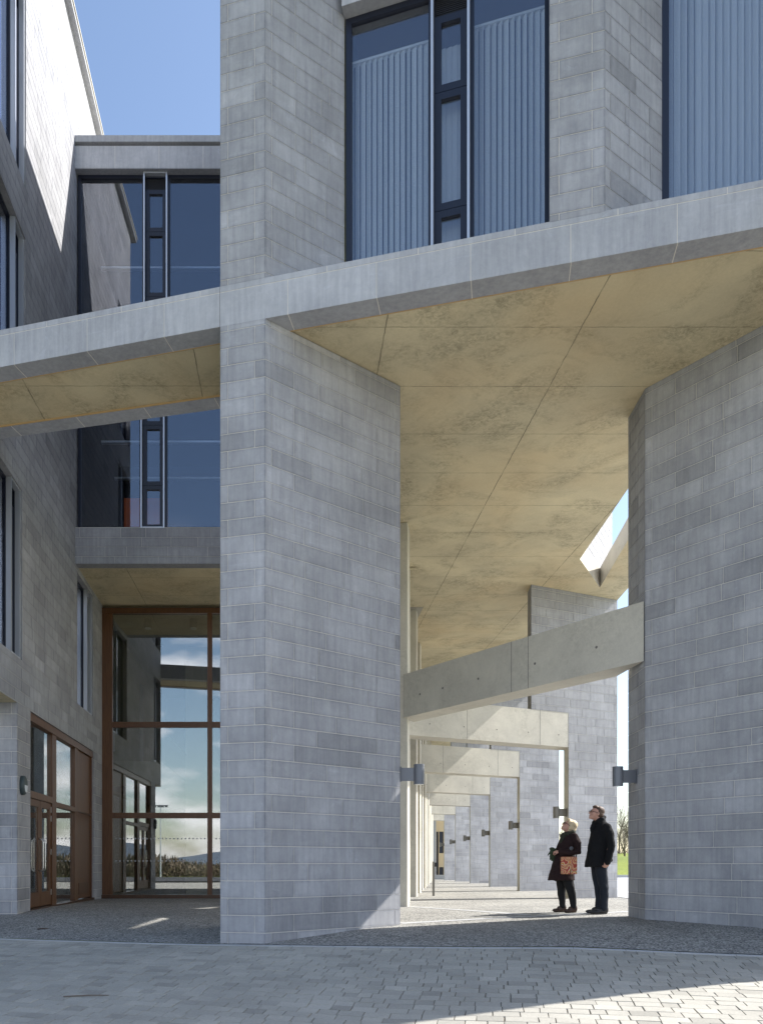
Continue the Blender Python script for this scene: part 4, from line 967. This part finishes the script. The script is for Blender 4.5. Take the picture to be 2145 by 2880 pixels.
def swirl():
    m = mat('swirling print', (.6, .3, .1), .7); g = NG(m); tcn = g.n('ShaderNodeTexCoord')
    wv = g.n('ShaderNodeTexWave'); wv.wave_type = 'BANDS'; wv.bands_direction = 'Z'; wv.inputs['Scale'].default_value = 1.5; wv.inputs['Distortion'].default_value = 17; wv.inputs['Detail'].default_value = 1; wv.inputs['Detail Scale'].default_value = 3.2
    g.l(tcn.outputs['Object'], wv.inputs['Vector'])
    x = g.n('ShaderNodeValToRGB'); x.color_ramp.interpolation = 'CONSTANT'; e = x.color_ramp.elements
    e[0].position = 0; e[0].color = (.42, .06, .03, 1); e[1].position = .2; e[1].color = (.75, .66, .5, 1)
    for p, c in ((.34, (.7, .22, .03)), (.52, (.75, .42, .04)), (.66, (.10, .03, .03)), (.76, (.75, .6, .42)), (.88, (.5, .1, .05))): z = e.new(p); z.color = (*c, 1)
    g.l(wv.outputs[0], x.inputs[0]); g.l(x.outputs[0], g.b.inputs['Base Color']); return m
q = MB(); q.box(-.14, .14, -.035, .035, 0, .31); o = raw(q, 'bag_body', swirl(), bag, False); bv = o.modifiers.new('b', 'BEVEL'); bv.width = .018; bv.segments = 3
q = MB(); q.box(-.15 + .16, .02, -.042, -.036, 0, .10); raw(q, 'tab', M['legging'], bag, False)
q = MB(); q.tube([(.13, 0, .3), (.15, .02, .45), (.12, .06, .66), (.02, .15, .735)], .01, 6); raw(q, 'strap', M['legging'], bag)
# a twig on the plaza
tx_, ty_ = -2.05, 8.0; z0 = gh(tx_, ty_)
q = MB(); q.tube([(tx_ - .22, ty_ - .02, z0 + .008), (tx_, ty_ + .03, z0 + .012), (tx_ + .22, ty_ + .05, z0 + .01)], [.006, .007, .004], 6); tag(q.build('twig', M['bark']), 'thin dry twig lying on the shaded paving setts', 'twig')
tx_, ty_ = -4.0, 12.9; z0 = gh(tx_, ty_)
q = MB(); q.tube([(tx_ - .09, ty_ - .02, z0 + .008), (tx_, ty_ + .0, z0 + .014), (tx_ + .08, ty_ + .04, z0 + .01)], [.008, .01, .005], 6); tag(q.build('twig', M['shoe_brown']), 'short brown scrap of bark on the dark floor near the timber doors', 'twig')
# ================================================================= bare trees beyond the lawn
def bare_tree(x, y, z, H, seed, label, grp):
    r = random.Random(seed); e = empty('bare_tree', (x, y, z), label=label, cat='tree', group=grp)
    tr, cr_ = MB(), MB()
    def grow(p, d, L_, rad, lev):
        mb = tr if lev == 0 else cr_
        n = 3; pts = [p]; q = p; dd = d
        for i in range(n):
            dd = (dd + Vector((r.uniform(-.16, .16), r.uniform(-.16, .16), r.uniform(-.04, .12)))).normalized(); q = q + dd * L_ / n; pts.append(q)
        mb.tube(pts, [rad * (1 - .45 * i / n) for i in range(n + 1)], 7 if lev == 0 else (5 if lev < 2 else 3), cap=False)
        if lev >= 5: return
        kids = (8, 5, 4, 3, 3)[lev]
        for j in range(kids):
            t = r.uniform(.3, 1) if lev else r.uniform(.12, 1); k = min(int(t * n), n - 1); b = pts[k].lerp(pts[k + 1], t * n - k)
            az = r.uniform(0, 2 * pi); sp__ = r.uniform(.35, .85); side = dd.orthogonal().normalized(); side.rotate(Matrix.Rotation(az, 3, dd))
            nd = (dd * cos(sp__) + side * sin(sp__) + Vector((0, 0, .12))).normalized()
            grow(b, nd, L_ * r.uniform(.5, .75), rad * (.42 if lev else .4), lev + 1)
    grow(Vector((x, y, z)), Vector((0, 0, 1)), H * .36, H * .014, 0)
    tr.build('trunk', M['bark'], e); cr_.build('crown', M['bark'], e)
tl = [(29.0, 84, 10.5, 'bare winter tree beyond the lawn, beside the dark wall\'s edge'), (34.6, 86, 9.5, 'bare winter tree beyond the lawn, further right behind the dark wall'), (38.5, 95, 11, 'tallest bare winter tree in the row beyond the lawn'),
      (31.5, 98, 10, 'bare winter tree standing behind the front trees of the lawn row'), (36.2, 82, 6, 'small bare winter tree at the front of the row beyond the lawn'), (33.6, 90, 8, 'bare twiggy winter tree in the middle of the row beyond the lawn')]
tl = [(K(1757) * 84, 84, 7.5, 'bare winter tree just left of the dark wall edge, beyond the lawn'), (K(1775) * 90, 90, 9.5, 'taller bare winter tree half behind the dark wall, beyond the lawn'),
      (K(1742) * 93, 93, 9.5, 'bare winter tree peeping past the second stone frame, beyond the lawn'), (K(1580) * 90, 90, 7, 'bare winter tree seen in the slit above the woman\'s head')]
for i, (x, y, H, lb_) in enumerate(tl): bare_tree(x, y, -.2, H, 11 + i, lb_, 'bare trees beyond the lawn')
# scrub mass along the lawn top and behind the plaza (reflections)
def scrub(name, x0, x1, y0, y1, z, h, n, seed, label):
    r = random.Random(seed); mb = MB()
    for i in range(n):
        x, y = r.uniform(x0, x1), r.uniform(y0, y1); hh = h * (.75 + .25 * sin(x * .21 + seed) * sin(x * .083)) * r.uniform(.5, 1)
        a = r.uniform(0, pi); w = r.uniform(.02, .05) * h; lean = r.uniform(-.1, .1) * hh
        c, s_ = cos(a) * w, sin(a) * w; k = r.uniform(0, .85) * hh
        mb.face([(x - c, y - s_, z + k), (x + c, y + s_, z + k), (x + lean, y, z + k + hh * .2)], 0, 1)
    tag(mb.build(name, M['scrub']), kind='stuff')
    return mb
scrub('thicket', 20, 70, 96, 108, -.5, 3.2, 5000, 2, '')
scrub('hedgerow', -90, 90, -97, -82, -2.2, 4.6, 60000, 4, '')
for i, (x, y, H) in enumerate(((-20.5, -80, 11.5), (-8, -74, 6.5), (4, -90, 12))):
    e = empty('light_mast', (x, y, -2.2), label=('tall white floodlight mast reflected in the lobby glass, nearest the timber doors', 'short street light reflected in the middle of the lobby glass', 'white floodlight mast reflected beside the timber mullion')[i], cat='light mast', group='masts behind the plaza, seen reflected')
    q = MB(); q.tube([(x, y, -2.2), (x, y, -2.2 + H)], [.14, .07], 8); q.build('pole', M['alu'], e)
    q = MB(); q.box(x - 1.2, x + 1.2, y - .1, y + .1, -2.3 + H, -2.2 + H)
    for k in range(4): q.box(x - 1.1 + k * .6, x - .7 + k * .6, y - .2, y + .2, -2.55 + H, -2.3 + H)
    q.build('floodlight_bar', M['grey_metal'], e)
